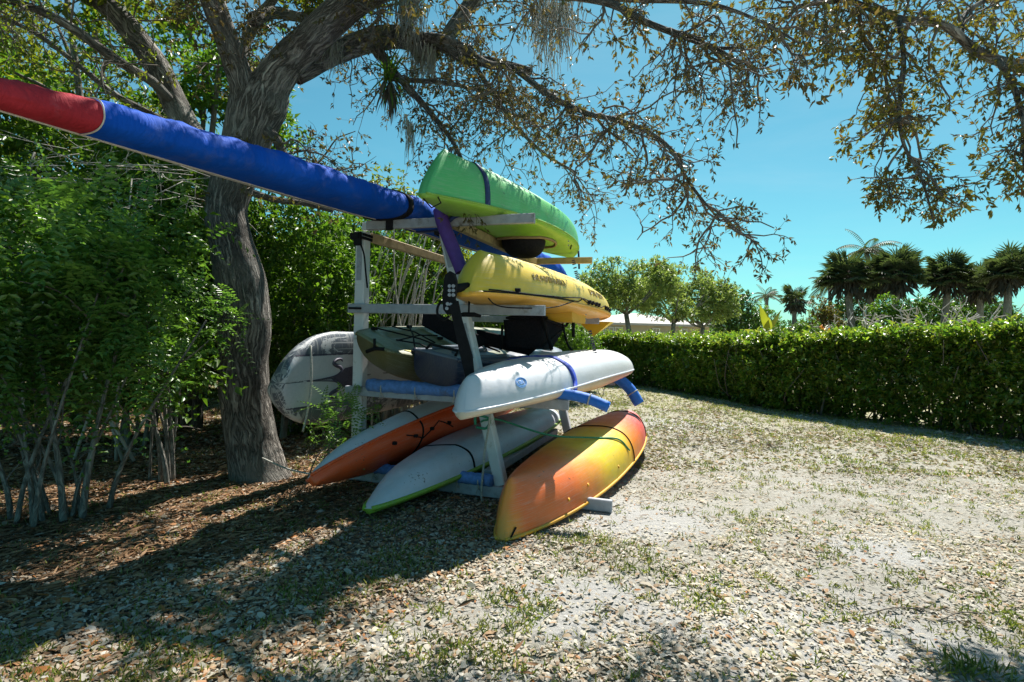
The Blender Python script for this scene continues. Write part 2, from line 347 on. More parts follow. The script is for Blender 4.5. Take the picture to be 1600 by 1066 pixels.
# ------------------------------------------------------------------ the rack
def rbox(name, mat, parent, a0, a1, l0, l1, z0, z1, bev=.006, long=0):
    c = ((a0+a1)/2, (l0+l1)/2, (z0+z1)/2); s = [a1-a0, l1-l0, z1-z0]
    ax = {0: [[1, 0, 0], [0, 1, 0], [0, 0, 1]], 1: [[0, 1, 0], [-1, 0, 0], [0, 0, 1]], 2: [[0, 0, 1], [0, 1, 0], [-1, 0, 0]]}[long]
    sz = {0: s, 1: [s[1], s[0], s[2]], 2: [s[2], s[1], s[0]]}[long]
    return MB().box(c, sz, ax, bev).build(name, mat, parent)
rack = rk('kayak_rack', 'pale post and arm rack loaded with kayaks in the middle of the clearing', 'rack', (.9, 1.35, 0))
FR = 2.70
for fi, l in enumerate((0., FR)):
    p = rbox('post', M['vinyl'], rack, -.055, .055, l-.055, l+.055, 0, 2.415, .012, 2)
    # leaning post
    a0, z0, a1, z1 = 1.505, .1, .885, 2.41
    d = unit([a1-a0, 0, z1-z0]); ax = np.array([d, [0, 1, 0], np.cross(d, [0, 1, 0])]); ln = math.hypot(a1-a0, z1-z0)
    q = MB().box(((a0+a1)/2, l, (z0+z1)/2), (ln, .11, .105), ax, .012).build('post', M['vinyl'], rack)
    # arms bolted to the camera side of the posts
    for (aa, ab, za, zb) in ((.10, 1.775, 2.42, 2.505), (-.085, 1.89, 1.62, 1.71), (-.095, 2.12, .82, .91), (-.03, 2.51, 0.0, .1)):
        arm = rbox('arm', M['arm'] if zb < 2.5 or l == 0 else M['lumber'], rack, aa, ab, l-.105, l-.057, za, zb, .006, 0)
        b = MB()
        for ba, in ((0.,), (1.505-(zb-.05-.1)/2.31*.62,)):
            for dz in (.02, .065):
                b.tube([(ba, l-.104, za+dz), (ba, l-.114, za+dz)], .008, 8)
        if zb > .2: b.build('bolts', M['steel'], arm, kind='stuff')
    # bracket under the top arm, left end
    rbox('bracket', M['vinyl'], rack, .02, .35, l-.055, l-.005, 2.425, 2.50, .004, 0)
    # black and white stickers
    if fi == 0:
        for (ca, cz, hh, dd) in ((0, 2.12, .36, np.array([0, 0, 1.])), (1.40-.205, 1.38, .33, d), (.965, 2.18, .26, d)):
            if ca: ca = a0+(a1-a0)*(cz-z0)/(z1-z0)
            ax2 = np.array([dd, [0, 1, 0], np.cross(dd, [0, 1, 0])]); st = MB().box((ca, l-.057, cz), (hh, .004, .055), ax2).build('sticker', M['arm'], rack)
            g = MB(); rr = random.Random(int(cz*10))
            for i in range(11):
                if rr.random() < .12: continue
                cc = np.array([ca, l-.0605, cz]) + dd*((i-5)*hh/12.5)
                g.box(cc, (hh/12.5*.7, .003, .034), ax2)
                if rr.random() < .6: g.box(cc+ax2[2]*.021, (hh/12.5*.3, .003, .008), ax2)
            g.build('lettering', M['ink'], st, kind='stuff')
rbox('beam', M['lumber'], rack, .02, .075, .06, FR-.12, 2.33, 2.42, .006, 1)
rbox('beam', M['lumber'], rack, .96, 1.03, -.05, FR-.11, 2.41, 2.50, .006, 1)
rbox('beam', M['arm'], rack, 1.3, 1.38, .06, FR-.12, .12, .2, .006, 1)
# webbing wraps round the posts and arms
def wrap(a, z, n, w=.026, tilt=.0, r=.06, l0=-.118, l1=.062):
    b = MB(); rr = random.Random(int(a*100+z*31))
    for k in range(n):
        zz = z+(k-(n-1)/2)*w*1.25; t = rr.uniform(-.012, .012)+tilt; e = .004*k
        b.box((a, l0-e, zz), (2*r+.012, .006, w), [[math.cos(t), 0, math.sin(t)], [0, 1, 0], [-math.sin(t), 0, math.cos(t)]])
        for s_ in (-1, 1): b.box((a+s_*(r+.006+e), (l0+l1)/2, zz+s_*t*r), (.006, l1-l0, w))
        b.box((a, l1+e, zz), (2*r+.012, .006, w))
    return b.build('webbing', M['blackfab'], rack)
wrap(0, 2.36, 2); wrap(.90, 2.36, 1, .03); wrap(.0, 1.665, 1, .02)
MB().box((.03, -.135, 2.33), (.07, .035, .13), None, .01).box((.03, -.16, 2.36), (.05, .02, .05)).build('ratchet', M['black'], rack)
MB().tube(smooth_path([(.05, -.13, 2.30), (.10, -.13, 2.18), (.115, -.12, 2.03), (.14, -.12, 1.86)], 5), .008, 6).build('webbing_tail', M['blackfab'], rack, True)
# foam pads lashed to the arms
def pad(name, label, a0, a1, l, z, r, mat, sag=.0, ties=(.2, .7)):
    t = rk(name, label, 'foam pad', ((a0+a1)/2, l, z-r))
    b = MB(); n = 22; P = [(a0+(a1-a0)*i/n, l, z+sag*math.sin(i/n*math.pi)+.004*math.sin(i*1.7)) for i in range(n+1)]
    b.tube(P, [r*(.93 if i in (0, n) else 1) for i in range(n+1)], 14, True, (.08, 9), 3); b.build('foam', mat, t, True)
    for q in ties:
        a = a0+(a1-a0)*q; ring = [(a+.004*math.sin(i), l+math.cos(i/12*6.283)*(r+.006), z+math.sin(i/12*6.283)*(r+.01)-.03) for i in range(13)]
        MB().tube(ring, .006, 5).tube([(a, l-r, z-.03), (a-.01, l-r-.01, z-.12)], .005, 5).build('tie', M['rope'], t, True)
    return t
pad('foam_pad', 'faded blue foam pad tied along the third arm under the dark green and navy kayaks', .16, 1.32, -.09, .93, .062, M['padfoam'], 0, (.15, .46, .8))
pad('foam_pad', 'blue foam pad tied to the bottom arm beside the foot of the leaning post', 1.0, 1.45, -.09, .15, .055, M['padfoam'], 0, (.3, .75))
pad('foam_pad', 'short blue foam pad on the bottom arm under the white and orange kayak', .12, .6, -.09, .14, .05, M['padfoam'], 0, (.3, .75))
def noodle(label, pts, r, mat, ties=()):
    t = rk('foam_tube', label, 'foam tube', pts[0]); P = smooth_path(pts, 6)
    # hollow end
    b = MB(); V, F, uv = tube(P, r, 16, False, (.05, 8), 2); b.add(V, F, uv)
    Vi, Fi, ui = tube(P[-6:], r*.35, 16, False); b.add(Vi, Fi, ui)
    n = len(V); o = b.n
    F2 = [(n-16+j, n-16+(j+1) % 16, o-16+(j+1) % 16, o-16+j) for j in range(16)]; b.F += F2
    b.build('foam', mat, t, True)
    for k in ties:
        c = P[k]; d = unit(P[k+1]-P[k]); u = unit(np.cross(d, [0, 1, 0.1])); w = np.cross(d, u)
        MB().tube([c+u*math.cos(i/14*6.283)*(r+.004)+w*math.sin(i/14*6.283)*(r+.004) for i in range(15)], .007, 5).build('tie', M['rope'] , t, True)
    return t
noodle('bright blue foam tube running off the end of the third arm above the orange kayak', [(1.45, -.09, .955), (1.75, -.09, .958), (1.95, -.09, .962), (2.12, -.09, .955), (2.30, -.09, .925), (2.46, -.09, .87)], .046, M['bluefoam'], (24,))
noodle('blue foam tube drooping from the far arm past the tip of the white kayak', [(1.6, FR-.09, .965), (1.9, FR-.09, .965), (2.12, FR-.09, .93), (2.3, FR-.09, .80), (2.44, FR-.09, .6)], .07, M['bluefoam'], (20,))
noodle('purple foam tube strapped along the top of the leaning post', [(1.14, -.16, 2.0), (1.05, -.17, 2.2), (.95, -.17, 2.42), (.9, -.15, 2.56)], .062, M['purple'])

# ------------------------------------------------------------------ covered canoe (long blue bag, red nose)
cv = rk('covered_canoe', 'very long narrow canoe in a blue fabric cover with a red nose', 'canoe', (.3, 0, 2.5))
def canoe_pt(l, th, off=0., wr=1.):
    q = (l+3.78)/9.1; c = .28+.5*max(0, (l+.5))/5.7
    w = .275*min(1, max(0.02, 1-(1-min(1, q/.42))**2.2))*min(1, max(0.02, (1-q)/.35))**.55
    h = float(np.interp(l, [-3.8, -3.55, -3.1, -2.7, -2.0, -1.2, 0, 4.2, 5.0, 5.35], [.02, .075, .135, .175, .215, .245, .26, .25, .17, .03]))
    zb = 2.515 - .046*max(0, .1-l)
    if l < -3.35: zb += .05*((-3.35-l)/.43)**1.6
    x = math.cos(th); z = math.sin(th)
    px = math.copysign(abs(x)**.75, x)*(w+off); pz = (math.copysign(abs(z)**(.8 if z > 0 else .95), z))
    pz = h*(.42 + (.58 if z > 0 else .42)*pz) + off*z
    wrk = 0
    if wr and z > -.35:
        p = np.array([[px*2.2, l*5+px*3.2+pz*4, pz*2]]); wrk = .014*float(snoise(p, 1.6, 5)[0]) + .012*float(snoise(p*2.3, 1.6, 9)[0])
    return np.array([c+px+wrk*x, l, zb+pz+wrk*z])
M['bluecover'] = cover_mat('blue_cover_fabric', (.001, .080, .50))
M['redcover'] = cover_mat('red_cover_fabric', (.42, .03, .045))
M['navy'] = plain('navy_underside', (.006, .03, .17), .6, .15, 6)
M['piping'] = plain('pale_piping', (.55, .52, .45), .7, .1, 30)
def cseg(name, mat, l0, l1, n, a0=0, a1=6.2832, m=44):
    ls = np.linspace(l0, l1, n); th = np.linspace(a0, a1, m)
    full = abs(a1-a0-6.2832) < 1e-3
    V = [canoe_pt(l, t) for l in ls for t in (th[:-1] if full else th)]; k = m-1 if full else m
    F = [(i*k+j, i*k+(j+1) % k, (i+1)*k+(j+1) % k, (i+1)*k+j) for i in range(n-1) for j in range(k if full else k-1)]
    F += [tuple(range(k-1, -1, -1)), tuple((n-1)*k+j for j in range(k))] if full else []
    return mesh(name, V, F, mat, cv, None, True)
LJ = -2.80
J0, J1 = -1.75, 3.9
cseg('nose_cover', M['redcover'], -3.76, LJ, 50, J0, J1)
cseg('cover', M['bluecover'], LJ, 5.3, 330, J0, J1)
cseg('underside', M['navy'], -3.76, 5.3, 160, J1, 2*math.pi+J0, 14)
MB().tube([canoe_pt(l, J1, .004, 0) for l in np.linspace(-3.7, 5.2, 120)], .006, 6).tube([canoe_pt(l, J0, .003, 0) for l in np.linspace(-3.7, 5.2, 120)], .005, 6).build('piping', M['piping'], cv, True)
MB().tube([canoe_pt(LJ, t, .006) for t in np.linspace(J0, J1, 40)], .004, 6).build('piping', M['piping'], cv, True)
for l in (-.12, .0+.55):
    V = []; ths = np.linspace(0, 2*math.pi, 41)[:-1]
    for t in ths:
        for d, o in ((-.035, .0), (-.035, .012), (.035, .012), (.035, .0)): V.append(canoe_pt(l+d, t, o))
    F = [(i*4+j, i*4+(j+1) % 4, ((i+1) % 40)*4+(j+1) % 4, ((i+1) % 40)*4+j) for i in range(40) for j in range(4)]
    mesh('strap', M['blackfab'] if l < 0 else M['navystrap'], cv, None, None) if False else mesh('strap', V, F, M['blackfab'] if l < 0 else M['navystrap'], cv, None, True)
rbox('strap_tail', M['blackfab'], cv, .33, .40, -.135, -.112, 2.40, 2.56, .003, 2)

# ------------------------------------------------------------------ green kayak, upside down on the top arms
M['green'] = plastic('green_plastic', [(0, (.10, .50, .16)), (.5, (.11, .54, .13)), (1, (.12, .5, .06))], .36, .25, .75)
M['lime'] = plastic('lime_plastic', [(0, (.2, .44, .03)), (.5, (.25, .55, .03)), (1, (.22, .5, .03))], .4, .3, .75)
gk = rk('kayak', 'green kayak upside down on the top arms with a navy strap round its bow', 'kayak', (1.3, 1.2, 2.5))
gb = Boat((1.16, -.98, 2.49), (1.38, 3.10, 2.60), 180, W=.42, D=.35, crown=.10, sag=.05, h0=.43, h1=.14, rake0=.34, rake1=.25, w0=.035, w1=.05, full=2.2, peak=.54, vee=.85, ridge=.03, pinch=.95)
gb.wells = [(.40, .66, .55, -.02)]
gb.surf(gb.hull, 'hull', M['green'], gk); gb.surf(gb.deck, 'deck', M['lime'], gk, 72, 30, False); gb.rim('seam', M['lime'], gk)
gb.band('strap', M['navystrap'], gk, .165, .06, .008, 0.0, deckside=False)
MB().tube(smooth_path([gb.hull(.165, .02, .004), (1.22, -.2, 2.52), (1.05, -.14, 2.50), (.97, -.13, 2.45)], 4), .02, 6).build('strap_tail', M['navystrap'], gk, True)
gb.band('strap', M['navystrap'], gk, .90, .03, .006, deckside=False)
MB().tube([gb.hull(.90, 0, .004), (gb.hull(.9, 0)+np.array([.02, .0, -.25]))], .014, 5).build('strap_tail', M['navystrap'], gk, True)
for (c, rr_) in ((.53, (.24, .30, .2)),):
    # seat and backrest hanging below the upturned cockpit
    ctr = gb.deck(c, .5, 0)+np.array([0, 0, .03]); P = []; n, m = 12, 24
    V = [ctr+np.array([math.cos(j/m*6.283)*rr_[0]*math.cos(i/(n-1)*1.5)**.6, math.sin(j/m*6.283)*rr_[1]*math.cos(i/(n-1)*1.5)**.6, -rr_[2]*math.sin(i/(n-1)*1.5)]) for i in range(n) for j in range(m)]
    F = [(i*m+j, i*m+(j+1) % m, (i+1)*m+(j+1) % m, (i+1)*m+j) for i in range(n-1) for j in range(m)]+[tuple((n-1)*m+j for j in range(m))]
    seat = mesh('seat', V, F, M['blackfab'], gk, None, True)
M['tan'] = plain('tan_liner', (.3, .2, .1), .7)
V = [gb.deck(.56+.115*math.cos(i/28*6.283), .5+.21*math.sin(i/28*6.283), .012) for i in range(28)]
MB().tube(V+[V[0]], .016, 6).build('cockpit_rim', M['tan'], gk, True)
MB().tube([gb.deck(.03, .9, .0), gb.deck(.025, .8, .06), gb.deck(.015, .6, .07), gb.deck(.005, .5, .0)], .006, 5).build('carry_loop', M['black'], gk, True)
gb.cord('toggle', M['black'], gk, [(.72, .8), (.78, .72)], .007)

# ------------------------------------------------------------------ yellow kayak with rudder
M['fadedink'] = plain('worn_lettering', (.36, .27, .10), .6, .4, 90)
M['yellow'] = plastic('yellow_plastic', [(0, (.76, .53, .045)), (.3, (.82, .57, .05)), (1, (.84, .57, .04))], .33, .3, .78)
M['orangedeck'] = plastic('orange_yellow_plastic', [(0, (.72, .40, .03)), (.6, (.75, .36, .02)), (.8, (.8, .3, .01)), (1, (.75, .42, .03))], .4, .2, .8)
yk = rk('kayak', 'yellow kayak upside down on the second arms with a black rudder at its stern', 'kayak', (1.45, 1.5, 1.71))
yb = Boat((1.40, -.72, 1.77), (1.70, 3.6, 1.72), 178, W=.46, D=.36, crown=.10, sag=.02, h0=.38, h1=.14, rake0=.30, rake1=.2, w0=.05, w1=.05, full=2.6, peak=.50, vee=.85, ridge=.03, e=.74)
yb.surf(yb.hull, 'hull', M['yellow'], yk, 72); yb.surf(yb.deck, 'deck', M['orangedeck'], yk, 72, 30, False); yb.rim('seam', M['orangedeck'], yk, .012)
yb.glyphs('lettering', M['fadedink'], yk, .16, .10, 12, .058, seed=3, r=.0036)
yb.glyphs('lettering', M['fadedink'], yk, .165, .11, 11, .06, seed=8, r=.003)
yb.glyphs('lettering', M['fadedink'], yk, .50, .09, 10, .075, seed=5, r=.0045)
yb.cord('bungee', M['black'], yk, [(.03, .012), (.14, .006), (.28, .01), (.40, .03), (.47, .004)], .006, 'hull', .012)
yb.cord('bungee', M['black'], yk, [(.02, .004), (.2, .003), (.38, .005), (.42, .03), (.55, .01)], .006, 'hull', .012)
yb.cord('bungee', M['black'], yk, [(.52, .02), (.6, .006), (.66, .03), (.75, .006), (.86, .01)], .006, 'hull', .014)
for t in (.1, .47, .50, .54, .57, .67, .70, .75):
    c = yb.hull(t, .02, .01); b = MB(); b.box(c, (.05, .03, .03), None, .008).box(c+np.array([0, .03, -.02]), (.02, .05, .02)); b.build('fitting', M['black'], yk)
# sagging line and T handle
MB().tube(smooth_path([yb.hull(.02, .004, .01), (1.55, -.35, 1.69), (1.75, -.15, 1.68), (1.9, .2, 1.71), yb.hull(.35, .004, .01)], 6), .006, 5).build('cord', M['black'], yk, True)
hp = onl(733, 471, -.35)
MB().tube([hp, hp-np.array([0, 0, .11])], .008, 6).tube([hp+np.array([-.11, 0, -.125]), hp+np.array([-.05, 0, -.112]), hp+np.array([.05, 0, -.112]), hp+np.array([.11, 0, -.125])], [.012, .02, .02, .012], 8).build('handle', M['black'], yk, True)
# orange tank well / yellow scupper shapes that hang below the rim
b = MB(); b.box((1.62, 1.45, 1.70), (.5, .75, .20), [[1, 0, 0], [0, 1, 0], [0, 0, 1]], .05); b.build('tank_well', M['orangedeck'], yk)
b = MB(); b.add([(1.55, 2.9, 1.66), (2.0, 2.9, 1.66), (1.8, 2.75, 1.45), (1.55, 3.2, 1.66), (2.0, 3.2, 1.66), (1.8, 3.05, 1.5)], [(0, 1, 2), (3, 5, 4), (0, 2, 5, 3), (1, 4, 5, 2), (0, 3, 4, 1)]); b.build('hatch_cover', M['yellow'], yk)
# rudder: perforated head and long blade
def plate(outline, holes, th, org, ex, ez, name, mat, parent):
    """a flat plate with thickness, optional round through-holes shown as raised rings"""
    ey = np.cross(ex, ez); V = []; n = len(outline)
    for s_ in (-th/2, th/2): V += [org+ex*x+ez*z+ey*s_ for x, z in outline]
    F = [tuple(range(n)), tuple(range(2*n-1, n-1, -1))]+[(i, i+n, (i+1) % n+n, (i+1) % n) for i in range(n)]
    return mesh(name, V, F, mat, parent, None, False)
ex, ez = np.array([1., 0, 0]), np.array([0, 0, 1.])
def pl(px, py, l=-.80): p = onl(px, py, l); return (p[0], p[2])
head = [pl(*q) for q in ((695, 440), (697, 430), (704, 424), (711, 428), (714, 440), (713, 458), (711, 468), (716, 476), (714, 490), (700, 492), (694, 484), (692, 462), (694, 452))]
plate(head, None, .035, np.array([0, -.80, 0.]), ex, ez, 'rudder_head', M['black'], yk)
b = MB()
for (px, py) in ((702, 447), (708, 447), (702, 454), (708, 454), (702, 461), (708, 461), (699, 475), (704, 476), (698, 482)):
    q = onl(px, py, -.825); b.tube([q, q+np.array([0, .01, 0])], .014, 8)
b.build('rivets', M['arm'], yk, kind='stuff')
plate([pl(*q, -.83) for q in ((703, 478), (716, 470), (722, 500), (738, 555), (741, 585), (738, 602), (733, 605), (729, 596), (716, 540))], None, .014, np.array([0, -.83, 0.]), ex, ez, 'rudder_blade', M['black'], yk)
MB().tube([(1.32, -.79, 1.82), (1.36, -.74, 1.80), (1.42, -.66, 1.82)], .035, 8).build('rudder_bracket', M['black'], yk, True)
MB().tube(smooth_path([onl(690, 470, -.76), onl(684, 480, -.76), onl(684, 492, -.76), onl(692, 500, -.76), onl(702, 494, -.76)], 5), .01, 6).build('rudder_line', M['black'], yk, True)
# folding seat hanging under the yellow kayak
def rquad(name, mat, parent, pts, th=.05, sub=10, bulge=.04, seed=0):
    """a padded panel from four rack-space corners"""
    p = [np.array(q, float) for q in pts]; nrm = unit(np.cross(p[1]-p[0], p[3]-p[0])); V = []; k = sub+1
    for s_ in (-1, 1):
        for i in range(k):
            for j in range(k):
                u, v = i/sub, j/sub; q = (p[0]*(1-u)+p[1]*u)*(1-v)+(p[3]*(1-u)+p[2]*u)*v
                e = (16*u*(1-u)*v*(1-v))**.4; V.append(q+nrm*s_*(th/2*(.25+.75*e))+nrm*bulge*e*.5)
    F = []; o = k*k
    for i in range(sub):
        for j in range(sub):
            a = i*k+j; F += [(a, a+k, a+k+1, a+1), (o+a, o+a+1, o+a+k+1, o+a+k)]
    for i in range(sub):
        F += [(i, i+1, o+i+1, o+i), (sub*k+i+1, sub*k+i, o+sub*k+i, o+sub*k+i+1), ((i+1)*k, i*k, o+i*k, o+(i+1)*k), (i*k+sub, (i+1)*k+sub, o+(i+1)*k+sub, o+i*k+sub)]
    return mesh(name, V, F, mat, parent, None, True)
def S(px, py, l): return onl(px, py, l)
rquad('seat_back', M['blackfab'], yk, [S(787, 500, .9), S(850, 497, .9), S(850, 546, .9), S(790, 544, .9)], .07, 10, .06)
rquad('seat_side', M['blackfab'], yk, [S(848, 497, .9), S(882, 512, 1.5), S(862, 546, 1.5), S(849, 546, .9)], .03)
MB().tube([S(848, 497, .85), S(862, 546, 1.0)], .02, 6).tube([S(853, 500, .9), S(884, 510, 1.4), S(897, 490, 1.5)], .015, 6).tube([S(849, 540, .86), S(880, 514, 1.3)], .012, 6).build('seat_frame', M['black'], yk, True)
MB().tube(smooth_path([S(879, 505, 1.2), S(883, 525, 1.2), S(888, 540, 1.2), S(895, 549, 1.3)], 5), .012, 6).build('seat_strap', M['black'], yk, True)
MB().tube([S(785, 508, .85), S(783, 546, .85)], .014, 6).build('seat_strap', M['black'], yk, True)
MB().tube([S(896, 495, 1.3), S(896, 527, 1.3)], .018, 6).build('seat_strap', M['black'], yk, True)
rquad('seat_pad', M['blackfab'], yk, [S(790, 497, .9), S(850, 495, .9), S(872, 500, 1.6), S(806, 500, 1.6)], .08, 8, .02)

# ------------------------------------------------------------------ white kayak with blue strap
M['white'] = plastic('white_plastic', [(0, (.62, .64, .70)), (.5, (.72, .72, .74)), (1, (.74, .73, .72))], .3, .32, .8, dirtc=(.35, .33, .3))
M['bouncedeck'] = plastic('white_plastic_orange_bounce', [(0, (.62, .55, .44)), (.45, (.66, .5, .34)), (.6, (.68, .33, .26)), (1, (.62, .42, .34))], .4, .2, .8)  # white deck; orange light bounced up from below is painted into its colour
wk = rk('kayak', 'white kayak upside down on the third arms with a blue strap and round blue emblem', 'kayak', (1.8, 1.5, .91))
wb = Boat((1.60, -1.16, .90), (2.06, 3.65, .97), 174, W=.44, D=.31, crown=.15, sag=.05, h0=.24, h1=.15, rake0=.14, rake1=.16, w0=.03, w1=.08, full=2.9, peak=.50, vee=.95, ridge=.012, e=.72)
wb.surf(wb.hull, 'hull', M['white'], wk, 72); wb.surf(wb.deck, 'deck', M['bouncedeck'], wk, 72, 30, False); wb.rim('seam', M['white'], wk, .010)
wb.band('strap', M['bluestrap'], wk, .275, .085, .008, .0)
for t in (.90, .93, .955): wb.cord('cord', M['steel'], wk, [(t, .75), (t, .5), (t, .25), (t, 0.)], .004, 'hull', .006)
b = MB()
c0 = (.105, .15)
for rr_ in (.062, .048):
    b.tube([wb.hull(c0[0]+rr_/wb.L*math.cos(i/30*6.283), c0[1]+rr_/(1.25)*math.sin(i/30*6.283), .001) for i in range(31)], .0035, 4)
for k in (-1, 0, 1):
    b.tube([wb.hull(c0[0]+(.034*(i/6-.5)*1.6)/wb.L, c0[1]+(k*.016+.006*math.sin(i*1.9))/1.25, .001) for i in range(7)], .004, 4)
b.build('emblem', M['bluelogo'], wk, kind='stuff')
for (p0, p1) in (((932, 604), (940, 622)), ((946, 602), (940, 622))):
    pass
MB().tube([S(930, 602, 2.2), S(940, 622, 2.2), S(947, 600, 2.2)], .006, 5).tube([S(940, 622, 2.2), S(940, 632, 2.2)], .008, 5).build('toggle', M['black'], wk, True)
rbox('foot_block', M['black'], wk, 1.75, 1.95, 1.55, 1.85, .80, .91, .02, 0)

# ------------------------------------------------------------------ bottom row
M['whitehull'] = plastic('chalky_white_plastic', [(0, (.60, .63, .72)), (1, (.62, .65, .72))], .32, .4, .68, dirtc=(.35, .34, .32))
M['orangered'] = plastic('orange_red_plastic', [(0, (.88, .10, .010)), (.4, (.85, .08, .01)), (1, (.7, .06, .02))], .35, .12, .75)
ok_ = rk('kayak', 'white and orange kayak on its side at the left end of the bottom arms', 'kayak', (.4, 1, .1))
ob = Boat((.20, -.98, .25), (.66, 3.2, .52), 132, W=.36, D=.24, crown=.24, sag=.02, h0=.10, h1=.14, rake0=.22, rake1=.2, w0=.03, w1=.05, full=2.1, peak=.52, vee=.95)
ob.surf(ob.hull, 'hull', M['whitehull'], ok_, 64); ob.surf(ob.deck, 'deck', M['orangered'], ok_, 64, 28, False); ob.rim('seam', M['orangered'], ok_, .014)
ob.band('strap', M['black'], ok_, .30, .02, .006)
ob.cord('bungee', M['black'], ok_, [(.24, .85), (.30, .7), (.36, .88), (.42, .72)], .006)
for t, u in ((.2, .8), (.27, .78), (.33, .8), (.4, .8)): MB().box(ob.deck(t, u, .012), (.03, .04, .03), None, .006).build('fitting', M['black'], ok_)
M['greendeck'] = plastic('olive_green_plastic', [(0, (.22, .40, .02)), (1, (.14, .28, .02))], .4, .3, .75)
wg = rk('kayak', 'white and green kayak upside down in the middle of the bottom arms', 'kayak', (1., 1, .1))
vb = Boat((.76, -.98, .07), (1.18, 3.1, .26), 172, W=.39, D=.265, crown=.12, sag=.02, h0=.12, h1=.18, rake0=.28, rake1=.18, w0=.035, w1=.1, full=2.2, peak=.5, vee=.9, ridge=.01)
vb.surf(vb.hull, 'hull', M['whitehull'], wg, 64); vb.surf(vb.deck, 'deck', M['greendeck'], wg, 64, 28, False); vb.rim('seam', M['greendeck'], wg, .02)
vb.band('strap', M['black'], wg, .27, .022, .006)
M['sunset'] = plastic('orange_yellow_red_plastic', [(0, (.85, .34, .03)), (.06, (.86, .17, .03)), (.2, (.86, .17, .025)), (.30, (.86, .36, .02)), (.38, (.84, .60, .02)), (.50, (.85, .56, .02)), (.62, (.85, .24, .02)), (.78, (.72, .08, .05)), (1, (.82, .25, .25))], .36, .26, .74, .10)
M['sunsetdeck'] = plastic('amber_plastic', [(0, (.8, .4, .01)), (.5, (.6, .1, .02)), (1, (.6, .08, .05))], .4, .3, .76)
on = rk('kayak', 'orange, yellow and red kayak upside down at the right end of the bottom arms', 'kayak', (2, 1, .1))
nb = Boat((1.88, -1.04, .01), (2.29, 3.2, .20), 176, W=.42, D=.38, crown=.08, sag=-.02, h0=.38, h1=.26, rake0=.20, rake1=.12, w0=.03, w1=.12, full=2.3, peak=.52, vee=.95, ridge=.0, e=.76)
nb.surf(nb.hull, 'hull', M['sunset'], on, 72, 34); nb.surf(nb.deck, 'deck', M['sunsetdeck'], on, 64, 28, False); nb.rim('seam', M['sunsetdeck'], on, .014)
for t, u in ((.16, .07), (.24, .09), (.42, .06)):
    c = nb.hull(t, u, .0); d = unit(nb.hull(t, u, .02)-c); MB().tube([c, c+d*.006], .016, 10).build('scupper_plug', M['sunsetdeck'], on, True)
MB().tube(smooth_path([nb.hull(.015, .05, .01), np.array([1.92, -1.05, -.03]), np.array([1.92, -1.02, .02])], 3), .007, 5).build('carry_loop', M['black'], on, True)
nb.cord('cord', M['black'], on, [(.56, .8), (.56, .5), (.57, .25), (.57, 0.)], .006, 'hull', .006)
nb.cord('cord', M['black'], on, [(.85, .8), (.86, .5), (.86, .25), (.86, 0.)], .006, 'hull', .006)
# green cord from the post over the orange kayak
gc = rk('green_cord', 'thin green cord running from the leaning post across the bottom kayaks', 'cord', (1.3, -.1, .5))
MB().tube(smooth_path([(1.32, -.07, .66), (1.37, -.075, .68), (1.45, .1, .66), nb.hull(.30, .5, .012)+np.array([-.1, 0, .10]), nb.hull(.42, .4, .014), nb.hull(.5, .25, .012), nb.hull(.53, .1, .012)], 8), .009, 6).build('cord', M['greenrope'], gc, True)
MB().tube(smooth_path([(1.30, -.13, .62), (1.4, -.14, .62), (1.42, -.12, .70), (1.3, -.13, .72), (1.29, -.13, .64)], 5), .012, 6).build('knot', M['greenrope'], gc, True)

# ------------------------------------------------------------------ olive and navy fishing kayaks
M['olive'] = plastic('olive_plastic', [(0, (.10, .10, .03)), (1, (.10, .10, .035))], .42, .35, .76, dirtc=(.2, .19, .14))
M['olivedeck'] = plastic('camo_green_plastic', [(0, (.17, .19, .10)), (.12, (.10, .12, .05)), (.2, (.24, .26, .16)), (.3, (.11, .13, .06)), (.6, (.2, .22, .14)), (1, (.13, .16, .09))], .36, .3, .76, .2)
M['navyk'] = plastic('dark_navy_plastic', [(0, (.018, .028, .07)), (1, (.015, .025, .06))], .4, .35, .76)
M['navydeck'] = plastic('slate_plastic', [(0, (.10, .13, .18)), (.5, (.16, .19, .24)), (1, (.1, .12, .16))], .3, .3, .76)
fk = rk('kayak', 'olive green fishing kayak lying tilted on the third arms beside the white post', 'kayak', (.35, 1, .93))
fb = Boat((.40, -.44, 1.35), (.66, 3.6, 1.42), 24, W=.43, D=.40, crown=.07, sag=.05, h0=.24, h1=.2, rake0=.20, rake1=.2, w0=.17, w1=.08, full=2.6, peak=.5, vee=.75)
fb.wells = [(.10, .27, .62, .07), (.36, .6, .6, .12)]
fb.surf(fb.hull, 'hull', M['olive'], fk, 64); fb.surf(fb.deck, 'deck', M['olivedeck'], fk, 80, 36, False); fb.rim('seam', M['olive'], fk, .016)
for k, (p, q) in enumerate((((.08, .2), (.26, .75)), ((.08, .75), (.26, .2)), ((.08, .48), (.17, .22)), ((.17, .75), (.26, .48)), ((.10, .5), (.3, .52)))):
    a_, b_ = fb.deck(*p, .03), fb.deck(*q, .03); MB().tube([a_, (a_+b_)/2+fb.z*.03, b_], .008, 5).build('bungee', M['black'], fk, True)
for p in ((.08, .2), (.26, .75), (.08, .75), (.26, .2), (.17, .22), (.3, .5)): MB().box(fb.deck(*p, .02), (.05, .04, .03), None, .008).build('fitting', M['black'], fk)
b = MB(); q = [fb.deck(.07+.02*i, .78-.0*i, .004) for i in (0, 1, 2)]
rquad('sticker', M['yellowst'], fk, [fb.deck(.055, .25, .004), fb.deck(.075, .19, .004), fb.deck(.13, .23, .004), fb.deck(.11, .29, .004)], .004, 4, 0)
